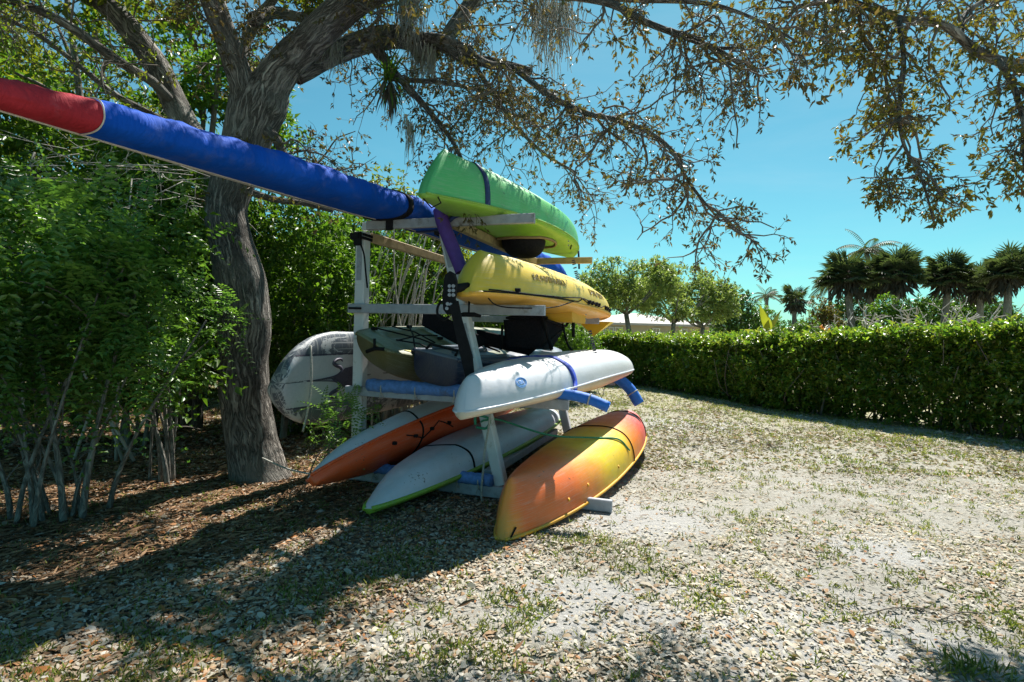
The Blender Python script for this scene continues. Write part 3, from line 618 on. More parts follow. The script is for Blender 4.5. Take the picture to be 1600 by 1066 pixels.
hd = onl(585, 545, -.45); MB().tube([hd+np.array([0, 0, .09]), hd], .012, 6).tube([hd+np.array([-.08, 0, -.03]), hd, hd+np.array([.10, 0, -.0])], .018, 6).build('carry_handle', M['black'], fk, True)
rquad('seat', M['blackfab'], fk, [fb.deck(.33, .25, .03), fb.deck(.33, .75, .03), fb.deck(.33, .72, .25)+fb.y*.1, fb.deck(.33, .28, .25)+fb.y*.1], .06, 8, .05)
MB().tube([fb.deck(.33, .75, .2), fb.deck(.5, .8, .03)], .012, 5).build('seat_strap', M['black'], fk, True)
MB().tube([fb.deck(.33, .25, .2), fb.deck(.5, .2, .03)], .012, 5).build('seat_strap', M['black'], fk, True)
dk = rk('kayak', 'dark navy fishing kayak right of the olive one', 'kayak', (.9, 1, .93))
db = Boat((.93, -.22, 1.25), (1.10, 3.3, 1.26), 10, W=.34, D=.30, crown=.08, sag=.05, h0=.27, h1=.2, rake0=.04, rake1=.2, w0=.22, w1=.08, full=2.8, peak=.5, vee=.6)
db.wells = [(.35, .6, .6, .1)]
db.surf(db.hull, 'hull', M['navyk'], dk, 64); db.surf(db.deck, 'deck', M['navydeck'], dk, 80, 36, False); db.rim('seam', M['navyk'], dk, .02)
for (p, q) in (((.06, .25), (.3, .28)), ((.06, .45), (.3, .5)), ((.06, .65), (.3, .7))):
    MB().tube([db.deck(p[0]+(q[0]-p[0])*k/8, p[1]+(q[1]-p[1])*k/8, .012) for k in range(9)], .022, 8).build('deck_ridge', M['navydeck'], dk, True)
MB().tube([db.deck(.02, .3, .0), db.deck(.03, .35, .05), db.deck(.03, .62, .05), db.deck(.02, .68, .0)], .014, 6).build('carry_handle', M['black'], dk, True)
rquad('seat', M['blackfab'], dk, [db.deck(.45, .2, .03), db.deck(.45, .8, .03), db.deck(.47, .75, .22), db.deck(.47, .25, .22)], .07, 8, .05)

# ------------------------------------------------------------------ inflatable paddleboard slung on edge outside the left post
def camo():
    m, nt, bs = new_mat('board_graphic'); uv = N(nt, 'ShaderNodeUVMap'); sx = N(nt, 'ShaderNodeSeparateXYZ'); nt.links.new(uv.outputs[0], sx.inputs[0])
    mp = N(nt, 'ShaderNodeMapping'); mp.inputs['Scale'].default_value = (1.0, 2.4, 1); nt.links.new(uv.outputs[0], mp.inputs[0])
    n = noise(nt, 2.3, 6, .72, vec=mp.outputs[0], dist=.8); col = ramp(nt, n.outputs[0], [(.53, (.10, .12, .15)), (.54, (.50, .52, .54))], 'LINEAR').outputs[0]
    mp2 = N(nt, 'ShaderNodeMapping'); mp2.inputs['Scale'].default_value = (60, 3.5, 1); nt.links.new(uv.outputs[0], mp2.inputs[0])
    n2 = noise(nt, 1, 3, .6, vec=mp2.outputs[0]); f = ramp(nt, n2.outputs[0], [(.56, (0, 0, 0)), (.6, (.8, .8, .8))]).outputs[0]
    col = mixc(nt, f, col, (.36, .37, .37))
    mp3 = N(nt, 'ShaderNodeMapping'); mp3.inputs['Scale'].default_value = (.6, 26, 1); nt.links.new(uv.outputs[0], mp3.inputs[0])
    n3 = noise(nt, 1, 1, .5, vec=mp3.outputs[0]); f3 = ramp(nt, n3.outputs[0], [(.63, (0, 0, 0)), (.65, (1, 1, 1))]).outputs[0]
    col = mixc(nt, f3, col, (.4, .42, .44))
    nt.links.new(col, bs.inputs['Base Color']); bs.inputs['Roughness'].default_value = .45; return m
M['camo'] = camo(); M['deckpad'] = plain('pale_deck_pad', (.50, .52, .55), .7, .06, 50, dirt=((.3, .3, .3), 8, .62), bumps=.15)
sp = rk('paddleboard', 'grey and white patterned paddleboard slung on edge left of the rack', 'paddleboard', (-.35, 1, .45))
SA, SZ, SH, SL0, SL1, STH = -.36, .965, .47, -.72, 3.4, .085
def supw(l):   # half height of the outline
    q = (l-SL0)/(SL1-SL0); 
    if q <= 0 or q >= 1: return .001
    return SH*min(1, (1-(1-min(1, q/.20))**2.3))**.5*min(1, (1-(1-min(1, (1-q)/.45))**2))**.6
def suppt(l, v, side, th=STH):  # v -1..1 across, side +-1
    w = supw(l); e = max(0, 1-abs(v)**5)**.5; q = (l-SL0)/(SL1-SL0)
    tl = .03*(1-q)
    return np.array([SA+side*th*e*min(1, w/.1)+.10*max(0, (.35-q))**1.5*-1+(v*.05), l, SZ+v*w])
ls = SL0+(SL1-SL0)*np.concatenate([np.linspace(0, .22, 40)**1.5/.22**.5, np.linspace(.23, 1, 40)]); ls[0] = SL0+.0005
vs = np.sin(np.linspace(-math.pi/2, math.pi/2, 26)); V = []; UV = []
for l in ls:
    for v in vs: V.append(suppt(l, v, 1)); UV.append((l, v*.47))
    for v in vs[::-1][1:-1]: V.append(suppt(l, v, -1)); UV.append((l+5, v*.47))
k = 26+24; F = [(i*k+j, i*k+(j+1) % k, (i+1)*k+(j+1) % k, (i+1)*k+j) for i in range(len(ls)-1) for j in range(k)]
F += [tuple(range(k-1, -1, -1)), tuple((len(ls)-1)*k+j for j in range(k))]
mesh('board', V, F, M['camo'], sp, UV, True)
def stripe(name, mat, z0, z1, l0, l1, off, n=50, follow=True):
    V = []
    for i in range(n):
        l = l0+(l1-l0)*(i/(n-1))**1.6
        w = supw(l)
        for z in np.linspace(z0, z1, 8):
            zz = max(-w*.985, min(w*.985, z)); p = suppt(l, zz/max(w, 1e-3), 1, STH+off); V.append(p)
    F = [(i*8+j, i*8+j+1, (i+1)*8+j+1, (i+1)*8+j) for i in range(n-1) for j in range(7)]
    return mesh(name, V, F, mat, sp, None, True)
stripe('deck_pad', M['deckpad'], .012, .235, SL0+.004, 2.6, .004); stripe('deck_pad', M['deckpad'], -.235, -.004, SL0+.004, 2.6, .004)
stripe('pad_edge', M['ink'], .24, .252, SL0+.05, 2.6, .005); stripe('pad_edge', M['ink'], -.252, -.24, SL0+.05, 2.6, .005)
# black scrolled ornament
b = MB()
for s_ in (-1, 1):
    pts = [(.0, .0), (.25, .012), (.42, .03), (.5, .07), (.47, .11), (.40, .135), (.36, .16), (.40, .19), (.47, .195), (.5, .17)]
    P = [suppt(-.25+x*1.0-.18, s_*z/.47, 1, STH+.008) for x, z in pts]
    b.tube(smooth_path(P, 5), np.interp(np.linspace(0, 1, 46), [0, .2, .5, .8, 1], [.003, .008, .022, .015, .006]), 6)
V = [suppt(-.25+x-.18, z/.47, 1, STH+.007) for x, z in ((.35, 0), (.46, .05), (.56, .10), (.75, .12), (.75, -.12), (.56, -.10), (.46, -.05))]
b.add(V, [tuple(range(7))]); b.build('ornament', M['ink'], sp, True)
MB().tube(smooth_path([(SA+.1, -.42, 1.3), (SA+.12, -.42, .98), (SA+.10, -.44, .7), (SA+.06, -.45, .5)], 5), .010, 6).build('sling', M['rope'], sp, True)
# ropes
rp = rk('rope', 'thin grey rope dangling beside the foot of the leaning post', 'rope', (1.2, -.15, .1))
MB().tube(smooth_path([onl(766, 640, -.14), onl(764, 665, -.15), onl(758, 700, -.16), onl(755, 735, -.16), onl(752, 770, -.17), onl(754, 788, -.17)], 5), .010, 6).build('line', M['rope'], rp, True)
rp = rk('rope', 'pale rope stretched from the oak trunk to a bottom kayak tip', 'rope', (-.9, 0, .2))
t0 = at(410, 716, 5.2)-OR; t0 = np.array([np.dot(t0, AX), np.dot(t0, LX), t0[2]])
MB().tube(smooth_path([t0, (t0+ob.hull(.02, .9))/2-np.array([0, 0, .02]), ob.hull(.03, .9, .01)], 6), .008, 6).build('line', M['rope'], rp, True)
# ------------------------------------------------------------------ ground
def sstep(x, a, b): t = np.clip((x-a)/(b-a), 0, 1); return t*t*(3-2*t)
def gh(X, Y):
    P = np.stack([X, Y, np.zeros_like(X)], -1).reshape(-1, 3)
    h = .03*snoise(P, .45, 11) + .012*snoise(P, 2.2, 12) + .006*snoise(P, 7, 13)
    h = h.reshape(np.shape(X)); r = np.hypot(X-.3, Y-6); return h*(.35+.65*sstep(r, 0, 3)) - .012
def soil_shade_f(X, Y):  # brown leafy soil; the darkness of the cast shade is painted in too
    P = np.stack([X, Y, np.zeros_like(X)], -1).reshape(-1, 3)
    v = (Y-2.3)/1.5-.93-X + .25*snoise(P, 1.6, 22).reshape(np.shape(X))
    return sstep(v, -.2, .35)*(1-sstep(X, .1, .7))
def sand_f(X, Y):
    P = np.stack([X, Y, np.zeros_like(X)], -1).reshape(-1, 3); w = .35*snoise(P, 1.5, 41).reshape(np.shape(X)); o = 0*X
    for cx, cy, r_ in ((1.55, 2.75, 1.0), (.5, 2.95, .6), (.95, 4.5, .8), (3.0, 9.5, 1.0), (2.6, 3.9, .5), (-.1, 2.3, .4)):
        o = np.maximum(o, sstep(-(np.hypot(X-cx, (Y-cy)*1.3)/r_+w), -1.15, -.45))
    return o
def mulch_f(X, Y):
    P = np.stack([X, Y, np.zeros_like(X)], -1).reshape(-1, 3)
    v = (Y-2.75-1.05*(X+2.6)) + .5*snoise(P, .9, 21).reshape(np.shape(X))
    return sstep(v, -.25, .5)
gx = np.concatenate([-np.geomspace(600, 9, 26), np.linspace(-8.8, 12, 240), np.geomspace(12.3, 600, 26)])
gy = np.concatenate([[-60, -20, -6], np.linspace(-2, 1.4, 18), np.linspace(1.5, 8, 170), np.linspace(8.05, 20, 90), np.geomspace(20.5, 900, 34)])
X, Y = np.meshgrid(gx, gy); Z = gh(X, Y)*np.clip(1.4-np.hypot(X, Y)/60, .0, 1)
V = np.stack([X, Y, Z], -1).reshape(-1, 3); nx, ny = len(gx), len(gy)
ii, jj = np.meshgrid(np.arange(ny-1), np.arange(nx-1), indexing='ij'); a = (ii*nx+jj).ravel()
F = np.stack([a, a+1, a+nx+1, a+nx], -1)
def ground_mat():
    m, nt, bs = new_mat('ground'); at_ = N(nt, 'ShaderNodeAttribute'); at_.attribute_name = 'mulch'
    big = noise(nt, .55, 6, .62); mid = noise(nt, 2.6, 8, .7); fine = noise(nt, 26, 8, .75); vf = noise(nt, 90, 6, .7)
    c = ramp(nt, fine.outputs[0], [(.32, (.22, .205, .18)), (.46, (.30, .28, .245)), (.60, (.40, .38, .33)), (.72, (.48, .46, .41))]).outputs[0]
    f = ramp(nt, big.outputs[0], [(.42, (0, 0, 0)), (.6, (1, 1, 1))]).outputs[0]
    fm = ramp(nt, mid.outputs[0], [(.42, (0, 0, 0)), (.58, (1, 1, 1))]).outputs[0]
    c2 = ramp(nt, vf.outputs[0], [(.3, (.28, .265, .24)), (.55, (.42, .405, .38)), (.7, (.52, .505, .48))]).outputs[0]
    c = mixc(nt, fm, c, c2)
    as_ = N(nt, 'ShaderNodeAttribute'); as_.attribute_name = 'sand'
    c3 = ramp(nt, vf.outputs[0], [(.3, (.30, .295, .285)), (.5, (.43, .425, .415)), (.7, (.52, .515, .51))]).outputs[0]
    c = mixc(nt, as_.outputs['Fac'], c, c3)
    # dry grass thatch, more of it away from the bare middle
    ag = N(nt, 'ShaderNodeAttribute'); ag.attribute_name = 'grass'
    gcol = ramp(nt, fine.outputs[0], [(.3, (.15, .15, .06)), (.5, (.32, .29, .14)), (.7, (.46, .42, .25))]).outputs[0]
    gm = N(nt, 'ShaderNodeMath', operation='MULTIPLY'); nt.links.new(ag.outputs['Fac'], gm.inputs[0])
    gr = ramp(nt, mid.outputs[0], [(.38, (.25, .25, .25)), (.55, (1, 1, 1))]); nt.links.new(gr.outputs[0], gm.inputs[1])
    c = mixc(nt, gm.outputs[0], c, gcol)
    mc = ramp(nt, fine.outputs[0], [(.3, (.03, .02, .012)), (.5, (.10, .058, .033)), (.7, (.22, .14, .08))]).outputs[0]
    c = mixc(nt, at_.outputs['Fac'], c, mc)
    nt.links.new(c, bs.inputs['Base Color']); bs.inputs['Roughness'].default_value = .95; bs.inputs['Specular IOR Level'].default_value = .1
    bump(nt, bs, fine.outputs[0], .9, .03); return m
M['ground'] = ground_mat()
g = mesh('ground', V, F, M['ground'], None, None, True, 'structure')
def edge_f(X, Y):   # grass share: grows toward the hedge and the far part of the lawn
    return np.clip(.10 + .62*sstep(Y, 6.5, 14) + .25*sstep(X, 2.5, 7)*sstep(Y, 4, 8), 0, .95)
for nm, val in (('mulch', np.maximum(mulch_f(X, Y)*(1-sstep(X, -.5, .6)), .7*soil_shade_f(X, Y))), ('grass', edge_f(X, Y)*(1-.8*sand_f(X, Y))), ('sand', .7*sand_f(X, Y))):  # mulch value also carries the soil zone with its painted shade
    at0 = g.data.attributes.new(nm, 'FLOAT', 'POINT'); at0.data.foreach_set('value', val.ravel().astype(np.float32))
# ------------------------------------------------------------------ leaves
def leaves(name, P, D, Nn, Ln, Wd, mat, parent=None, kind='stuff', fold=.25, curl=.15, neck=.42):
    P, D, Nn = np.asarray(P), unit(D), np.asarray(Nn); S = unit(np.cross(D, Nn)); Nn = np.cross(S, D); n = len(P)
    Ln = np.broadcast_to(np.asarray(Ln, float), (n,))[:, None]; Wd = np.broadcast_to(np.asarray(Wd, float), (n,))[:, None]
    V = np.empty((n, 4, 3)); V[:, 0] = P; V[:, 1] = P+D*Ln*neck+S*Wd/2+Nn*fold*Wd
    V[:, 2] = P+D*Ln-Nn*curl*Ln; V[:, 3] = P+D*Ln*neck-S*Wd/2+Nn*fold*Wd
    b = (np.arange(n)*4)[:, None]; F = np.concatenate([b+[0, 1, 2], b+[0, 2, 3]], 1).reshape(-1, 3)
    return mesh(name, V.reshape(-1, 3), F, mat, parent, None, False, kind)
def ovals(name, P, D, Nn, Ln, Wd, mat, parent=None, kind='stuff', fold=.2, curl=.2):
    """six-point oval leaves, cupped and curled"""
    P, D, Nn = np.asarray(P), unit(D), np.asarray(Nn); S = unit(np.cross(D, Nn)); Nn = np.cross(S, D); n = len(P)
    Ln = np.broadcast_to(np.asarray(Ln, float), (n,))[:, None]; Wd = np.broadcast_to(np.asarray(Wd, float), (n,))[:, None]; cu = curl*rng.uniform(-.4, 1.6, n)[:, None]
    V = np.empty((n, 6, 3)); V[:, 0] = P; V[:, 3] = P+D*Ln-Nn*cu*Ln
    for k, (q, w, s_) in {1: (.30, .5, 1), 2: (.70, .42, 1), 4: (.70, .42, -1), 5: (.30, .5, -1)}.items(): V[:, k] = P+D*Ln*q+S*Wd*w*s_+Nn*(fold*Wd-cu*Ln*q*q*.6)
    b = (np.arange(n)*6)[:, None]; F = np.concatenate([b+[0, 1, 5], b+[1, 2, 5], b+[2, 4, 5], b+[2, 3, 4]], 1).reshape(-1, 3)
    return mesh(name, V.reshape(-1, 3), F, mat, parent, None, False, kind)
def rdir(n, up=0., r=rng):
    v = r.normal(size=(n, 3)); v[:, 2] += up; return unit(v)
def sprays(C, n, tl, Ll, Lw, up=.2, droop=.3, nup=.9, ax=None, spread=.9):
    """n leaves along a short twig at each centre -> P,D,N,L,W"""
    m = len(C); A0 = rdir(m, up) if ax is None else ax
    A0 = np.repeat(A0, n, 0); u = np.tile(np.linspace(0, 1, n), m)+rng.uniform(-.05, .05, m*n)
    TL = np.repeat(rng.uniform(.6, 1.3, m)*tl, n)
    P = np.repeat(C, n, 0) + A0*(u*TL)[:, None]; P[:, 2] -= droop*TL*u*u
    side = unit(np.cross(A0, rdir(m*n))); D = unit(A0*.7+side*spread+np.array([0, 0, -.25*droop]))
    Nn = rdir(m*n)*.6+np.array([0, 0, nup]); s = rng.uniform(.6, 1.25, m*n)
    return P, D, Nn, Ll*s, Lw*s
def fern(C, D0, n, Lr, Ll, Lw):
    """pinnate fronds: pairs of leaflets along a drooping rachis"""
    m = len(C); D0 = unit(D0); u = np.tile(np.repeat(np.linspace(.12, 1, n), 2), m); sd = np.tile([1, -1], m*n)
    R = np.repeat(D0, 2*n, 0); Lr = np.repeat(Lr*rng.uniform(.7, 1.25, m), 2*n)
    S = unit(np.cross(R, np.array([0, 0, 1.])+.35*np.repeat(rdir(m), 2*n, 0))); U = np.cross(S, R)
    P = np.repeat(C, 2*n, 0)+R*(u*Lr)[:, None]; P[:, 2] -= .28*Lr*u*u
    D = unit(S*sd[:, None]+R*.45+U*.05-np.array([0, 0, .18]))
    w = np.sin(np.clip(u, 0, 1)*2.6+.35)
    return P, D, U+.12*rdir(m*2*n), Ll*w*rng.uniform(.85, 1.1, m*2*n), Lw*rng.uniform(.85, 1.1, m*2*n)
def blob(n, c, r, seed, gap=.0, gs=1.2, shell=.55):
    """cluster centres in an uneven ellipsoid, thinned by noise so gaps stay open"""
    r0 = np.random.default_rng(seed); out = []
    tot = 0
    while tot < n:
        v = unit(r0.normal(size=(n*2, 3))); q = (r0.uniform(shell**3, 1, n*2))**(1/3)
        P = v*q[:, None]; k = 1+.28*snoise(v*2, 1.1, seed+1); P = P*k[:, None]*np.array(r)+np.array(c)
        keep = snoise(P, gs, seed+2) > gap; P = P[keep]; out.append(P); tot += len(P)
    return np.vstack(out)[:n]
def cat(*L): return [np.concatenate([np.broadcast_to(x[i], (len(x[0]),)) if np.ndim(x[i]) == 0 else x[i] for x in L]) for i in range(5)]
def stems(paths, name, mat, parent, n=6, kind=None, jit=0, uv=True):
    b = MB()
    for P, r in paths: b.tube(P, r, n, True, jit)
    return b.build(name, mat, parent, True, kind)
G = lambda *a: list(zip(np.linspace(0, 1, len(a)), a))
M['bark'] = bark_mat('oak_bark', (.04, .034, .028), (.52, .48, .43), 11, 2.6, 1.0, (.36, .36, .33))
M['bark2'] = bark_mat('grey_stem_bark', (.08, .075, .065), (.38, .36, .32), 14, 3, .5, (.30, .31, .27))
M['twig'] = plain('twig_bark', (.13, .11, .09), .9, .3, 12)
M['palegrey'] = plain('pale_bare_wood', (.42, .39, .35), .9, .2, 12)
M['leafbright'] = leaf_mat('bright_leaf', G((.05, .11, .015), (.09, .18, .02), (.14, .23, .03), (.06, .13, .02)), .4)
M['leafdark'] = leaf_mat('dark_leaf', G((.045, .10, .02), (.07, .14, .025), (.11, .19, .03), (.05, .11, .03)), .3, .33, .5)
M['fern'] = leaf_mat('feathery_leaf', G((.07, .17, .035), (.11, .22, .05), (.15, .27, .055), (.08, .18, .04)), .4, .36, .6)
M['leafyel'] = leaf_mat('yellow_green_leaf', G((.08, .12, .015), (.15, .18, .02), (.22, .22, .03), (.09, .13, .02)), .45)
M['buttonleaf'] = leaf_mat('grey_green_leaf', G((.14, .20, .07), (.20, .26, .09), (.27, .32, .13), (.12, .17, .06)), .45)
M['oakleaf'] = leaf_mat('tan_oak_leaf', G((.09, .065, .04), (.14, .10, .06), (.07, .075, .03), (.17, .11, .05), (.10, .10, .035), (.2, .12, .04)), .3, .5)
M['oakleaf2'] = leaf_mat('olive_oak_leaf', G((.08, .075, .03), (.14, .13, .03), (.10, .075, .035), (.2, .18, .03), (.15, .07, .03)), .35, .5)
M['hedge'] = leaf_mat('hedge_leaf', G((.07, .145, .02), (.12, .22, .03), (.21, .30, .04), (.07, .15, .03), (.28, .31, .06), (.09, .10, .03)), .5, .3, .6)
M['litter'] = leaf_mat('fallen_leaf', G((.36, .32, .26), (.46, .42, .36), (.28, .22, .15), (.54, .51, .46), (.40, .35, .28), (.33, .20, .11), (.50, .47, .42)), .1, .75, .15)
M['brownleaf'] = leaf_mat('brown_fallen_leaf', G((.22, .15, .09), (.34, .25, .16), (.16, .09, .05), (.44, .36, .27), (.36, .14, .04), (.26, .19, .13)), .1, .7, .15)
M['chip'] = leaf_mat('bark_mulch', G((.16, .085, .045), (.30, .18, .10), (.10, .06, .035), (.38, .24, .14), (.22, .11, .06)), 0, .85, .1)
M['grass'] = leaf_mat('grass_blade', G((.10, .17, .03), (.18, .24, .05), (.36, .33, .13), (.14, .2, .04), (.46, .41, .22)), .3, .6)
M['moss'] = leaf_mat('spanish_moss', G((.28, .28, .26), (.42, .41, .39), (.33, .33, .32)), .2, .9, .1)
M['palm'] = leaf_mat('palm_leaf', G((.05, .08, .04), (.08, .11, .05), (.06, .09, .045), (.12, .14, .08)), .25, .5, .3)
M['deadpalm'] = leaf_mat('dead_palm_leaf', G((.07, .065, .055), (.11, .10, .085), (.05, .05, .045)), .1, .8, .1)
M['croton'] = leaf_mat('orange_leaf', G((.55, .16, .01), (.6, .25, .01), (.4, .06, .01), (.3, .25, .02)), .4)

# ------------------------------------------------------------------ oak
oak_base = at(402, 745, 5.5); oak_base[2] = 0
oak = empty('oak_tree', 'big live oak with furrowed grey trunk and sparse tan leaves standing behind the kayak rack', 'tree', oak_base)
def limb(pts, name='branch', parent=None, n=20, mat=None, jit=(.10, 3.5), k=7, kids=None):
    P = np.array([at(p[0], p[1], p[2]) for p in pts]); r = np.array([p[3]/2*p[2]/FPX for p in pts])
    SP = smooth_path(P, k); rr = np.interp(np.linspace(0, 1, len(SP)), np.linspace(0, 1, len(r)), r)
    b = MB(); b.tube(SP, rr, n, True, jit, int(pts[0][0]) % 50); b.build(name, mat or M['bark'], parent or oak, True)
    return SP, rr
TR = [(410, 775, 5.45, 104), (403, 740, 5.47, 84), (393, 690, 5.5, 76), (384, 630, 5.5, 73), (380, 560, 5.5, 74), (382, 500, 5.5, 78), (376, 440, 5.5, 74), (362, 380, 5.5, 62), (354, 330, 5.5, 60), (364, 285, 5.5, 64), (380, 240, 5.5, 68), (392, 200, 5.5, 74), (404, 165, 5.5, 84), (413, 140, 5.5, 78)]
limb(TR, 'trunk', n=56, jit=(.07, 3), k=12)
mains = {}
mains['A'] = limb([(406, 165, 5.5, 74), (425, 130, 5.45, 58), (455, 92, 5.4, 51), (490, 58, 5.3, 49), (525, 25, 5.2, 47), (575, -8, 5.0, 43), (640, -40, 4.6, 40), (720, -70, 4.3, 34)], n=36)
mains['B'] = limb([(462, 118, 5.5, 30), (505, 92, 5.7, 32), (545, 74, 5.8, 34), (585, 62, 5.85, 38), (620, 58, 5.85, 34), (655, 68, 5.8, 26), (690, 70, 5.7, 22), (730, 92, 5.6, 18), (775, 98, 5.5, 14), (830, 112, 5.4, 12)], n=28)
mains['C'] = limb([(392, 185, 5.45, 44), (383, 140, 5.35, 42), (368, 100, 5.3, 38), (352, 55, 5.2, 36), (335, 10, 5.1, 36), (322, -30, 5.0, 34)], n=28)
mains['D'] = limb([(368, 265, 5.6, 30), (330, 245, 5.8, 34), (296, 205, 5.9, 38), (272, 160, 6.0, 38), (248, 110, 6.0, 36), (222, 70, 6.0, 34), (190, 30, 6.0, 32), (150, -5, 6.0, 30), (110, -40, 6.0, 28)], n=28)
mains['E'] = limb([(268, 158, 5.9, 13), (238, 128, 5.7, 15), (200, 105, 5.5, 14), (160, 78, 5.3, 15), (110, 42, 5.1, 14), (50, 12, 4.9, 12), (-30, -10, 4.7, 10)])
mains['F'] = limb([(300, 215, 6.1, 8), (240, 180, 6.1, 9), (180, 148, 6.1, 9), (120, 100, 6.0, 8), (60, 55, 6.0, 7), (0, 25, 6, 6)])
mains['G'] = limb([(418, 205, 5.4, 16), (432, 218, 5.4, 14), (441, 238, 5.4, 12), (452, 248, 5.4, 13), (490, 262, 5.5, 10), (530, 282, 5.6, 8), (575, 305, 5.7, 6)])
mains['H'] = limb([(390, 300, 5.6, 12), (430, 312, 5.8, 10), (475, 318, 6, 8), (520, 330, 6.2, 6)])
mains['I'] = limb([(590, 78, 5.7, 18), (615, 112, 5.55, 12), (650, 150, 5.4, 9), (680, 185, 5.3, 8), (705, 218, 5.2, 7), (722, 250, 5.1, 5), (735, 290, 5.0, 4)])
mains['J'] = limb([(690, 70, 5.7, 20), (712, 40, 5.8, 24), (740, 0, 5.9, 22), (780, -40, 6, 20)])
mains['K'] = limb([(640, 62, 5.8, 22), (700, 64, 5.4, 15), (760, 100, 5.0, 13), (800, 106, 4.7, 10), (860, 150, 4.35, 9), (920, 178, 4.1, 8), (975, 190, 3.9, 7), (1040, 225, 3.75, 6), (1080, 290, 3.7, 5), (1125, 345, 3.7, 3)])
mains['L'] = limb([(690, -50, 4.4, 22), (800, -15, 4.2, 17), (900, -6, 4.0, 14), (960, 8, 3.9, 12), (1010, 35, 3.8, 10), (1070, 58, 3.75, 9), (1120, 78, 3.7, 8), (1160, 103, 3.7, 6)])
mains['M'] = limb([(1115, 76, 3.72, 6), (1162, 75, 3.72, 4)])
mains['Na'] = limb([(735, 92, 5.55, 8), (760, 130, 5.5, 7), (800, 190, 5.6, 6), (850, 240, 5.8, 5), (900, 270, 6., 4)])
mains['Nb'] = limb([(620, 125, 5.5, 7), (680, 128, 5.4, 7), (740, 138, 5.3, 5), (800, 150, 5.2, 4)])
mains['Nc'] = limb([(900, -5, 4.0, 8), (990, 0, 3.9, 8), (1100, 5, 3.8, 7), (1180, 30, 3.8, 5), (1250, 68, 3.8, 3)])
mains['Nd'] = limb([(395, 30, 5.6, 20), (430, 20, 5.9, 18), (480, 25, 6.2, 14), (540, -10, 6.4, 12)])
mains['Ne'] = limb([(375, 130, 5.7, 22), (382, 70, 6.0, 16), (440, -20, 6.2, 12)])
# out of frame: the crown's upper limbs, so that the ground gets its shade
mains['Oa'] = limb([(335, -20, 5.0, 34), (360, -150, 4.7, 28), (420, -330, 4.6, 22), (520, -480, 4.6, 16)])
mains['Oc'] = limb([(150, -20, 6, 30), (60, -150, 5.6, 24), (-60, -320, 5.2, 16)])
def grow(SP, r0, n, ln, droop, seed, spread=.9, seg=7, start=.25, sidebias=None):
    """drooping side twigs from a path -> list of (points, radii)"""
    rr = np.random.default_rng(seed); out = []
    for _ in range(n):
        i = int(rr.uniform(start, 1)*(len(SP)-1)); p = SP[i].copy(); d = unit(rr.normal(size=3)+np.array([0, 0, -.1])+(0 if sidebias is None else np.array(sidebias)))
        T = unit(SP[min(i+1, len(SP)-1)]-SP[max(i-1, 0)]); d = unit(d*spread+T*.75); L = ln*rr.uniform(.5, 1.3); P = [p.copy()]
        for s in range(seg):
            d = unit(d + rr.normal(size=3)*.30 + np.array([0, 0, -droop])); p = p+d*L/seg; P.append(p.copy())
        r = r0*rr.uniform(.7, 1.2); out.append((np.array(P), np.linspace(r, r*.35, seg+1)))
    return out
LEAFC = []   # cluster sites
def bough(parent, SP, n1, l1, n2, l2, n3, l3, droop, seed, name='twigs', start=.25, dens=1., r1=.011, mat=None, leafmat=None, lsz=.055, per=4, lname='foliage'):
    lev1 = grow(SP, r1, n1, l1, droop, seed, start=start); lev2 = []; lev3 = []
    for k, (P, r) in enumerate(lev1): lev2 += grow(P, r1*.5, n2, l2, droop*1.1, seed*97+k, start=.15, seg=5)
    for k, (P, r) in enumerate(lev2): lev3 += grow(P, r1*.28, n3, l3, droop, seed*193+k, start=.1, seg=4)
    b = MB()
    for P, r in lev1: b.tube(P, r, 5, False)
    for P, r in lev2: b.tube(P, r, 4, False)
    for P, r in lev3: b.tube(P, r, 3, False)
    b.build(name, mat or M['twig'], parent, True, 'stuff')
    C = np.vstack([P[[2, -1]] for P, r in lev3] + [P[[-1]] for P, r in lev2]); A0 = np.vstack([unit(P[[2, -1]]-P[[1, -2]]) for P, r in lev3]+[unit(P[[-1]]-P[[-2]]) for P, r in lev2])
    kp = rng.random(len(C)) < dens; C, A0 = C[kp], A0[kp]
    leaves(lname, *sprays(C, per, lsz*.55, lsz, lsz*.42, ax=A0, droop=.2, nup=.5), leafmat or M['oakleaf'], parent, fold=.15, curl=.25)
bough(oak, mains['K'][0], 22, .55, 5, .28, 3, .16, .06, 1, start=.45, lsz=.038)
bough(oak, mains['K'][0][:34], 9, .6, 4, .34, 3, .2, .04, 20, start=.3, lsz=.045)
bough(oak, mains['I'][0], 12, .6, 4, .34, 3, .2, .10, 2, start=.1, lsz=.045)
bough(oak, mains['L'][0], 18, .62, 5, .28, 3, .15, .12, 3, start=.15, lsz=.036)
bough(oak, mains['Na'][0], 11, .7, 4, .36, 3, .2, .10, 4, start=.1, lsz=.045)
bough(oak, mains['Nb'][0], 10, .7, 4, .36, 3, .2, .05, 5, start=.1, lsz=.045)
bough(oak, mains['J'][0], 12, .9, 5, .4, 4, .22, .04, 6, start=.1)
bough(oak, mains['B'][0], 14, .7, 4, .36, 3, .2, .04, 7, start=.15, lsz=.045)
bough(oak, mains['A'][0], 16, 1.0, 5, .4, 3, .22, .03, 8, start=.6, dens=.6)
bough(oak, mains['C'][0], 8, .8, 5, .4, 3, .2, .03, 9, start=.4)
bough(oak, mains['D'][0], 9, 1., 4, .45, 3, .22, .03, 10, start=.5, leafmat=M['leafyel'], dens=.6)
bough(oak, mains['E'][0], 12, .8, 5, .4, 4, .22, .05, 11, start=.3, leafmat=M['leafyel'], dens=.4)
bough(oak, mains['F'][0], 10, .8, 5, .4, 4, .22, .05, 12, start=.3, leafmat=M['leafyel'], dens=.4)
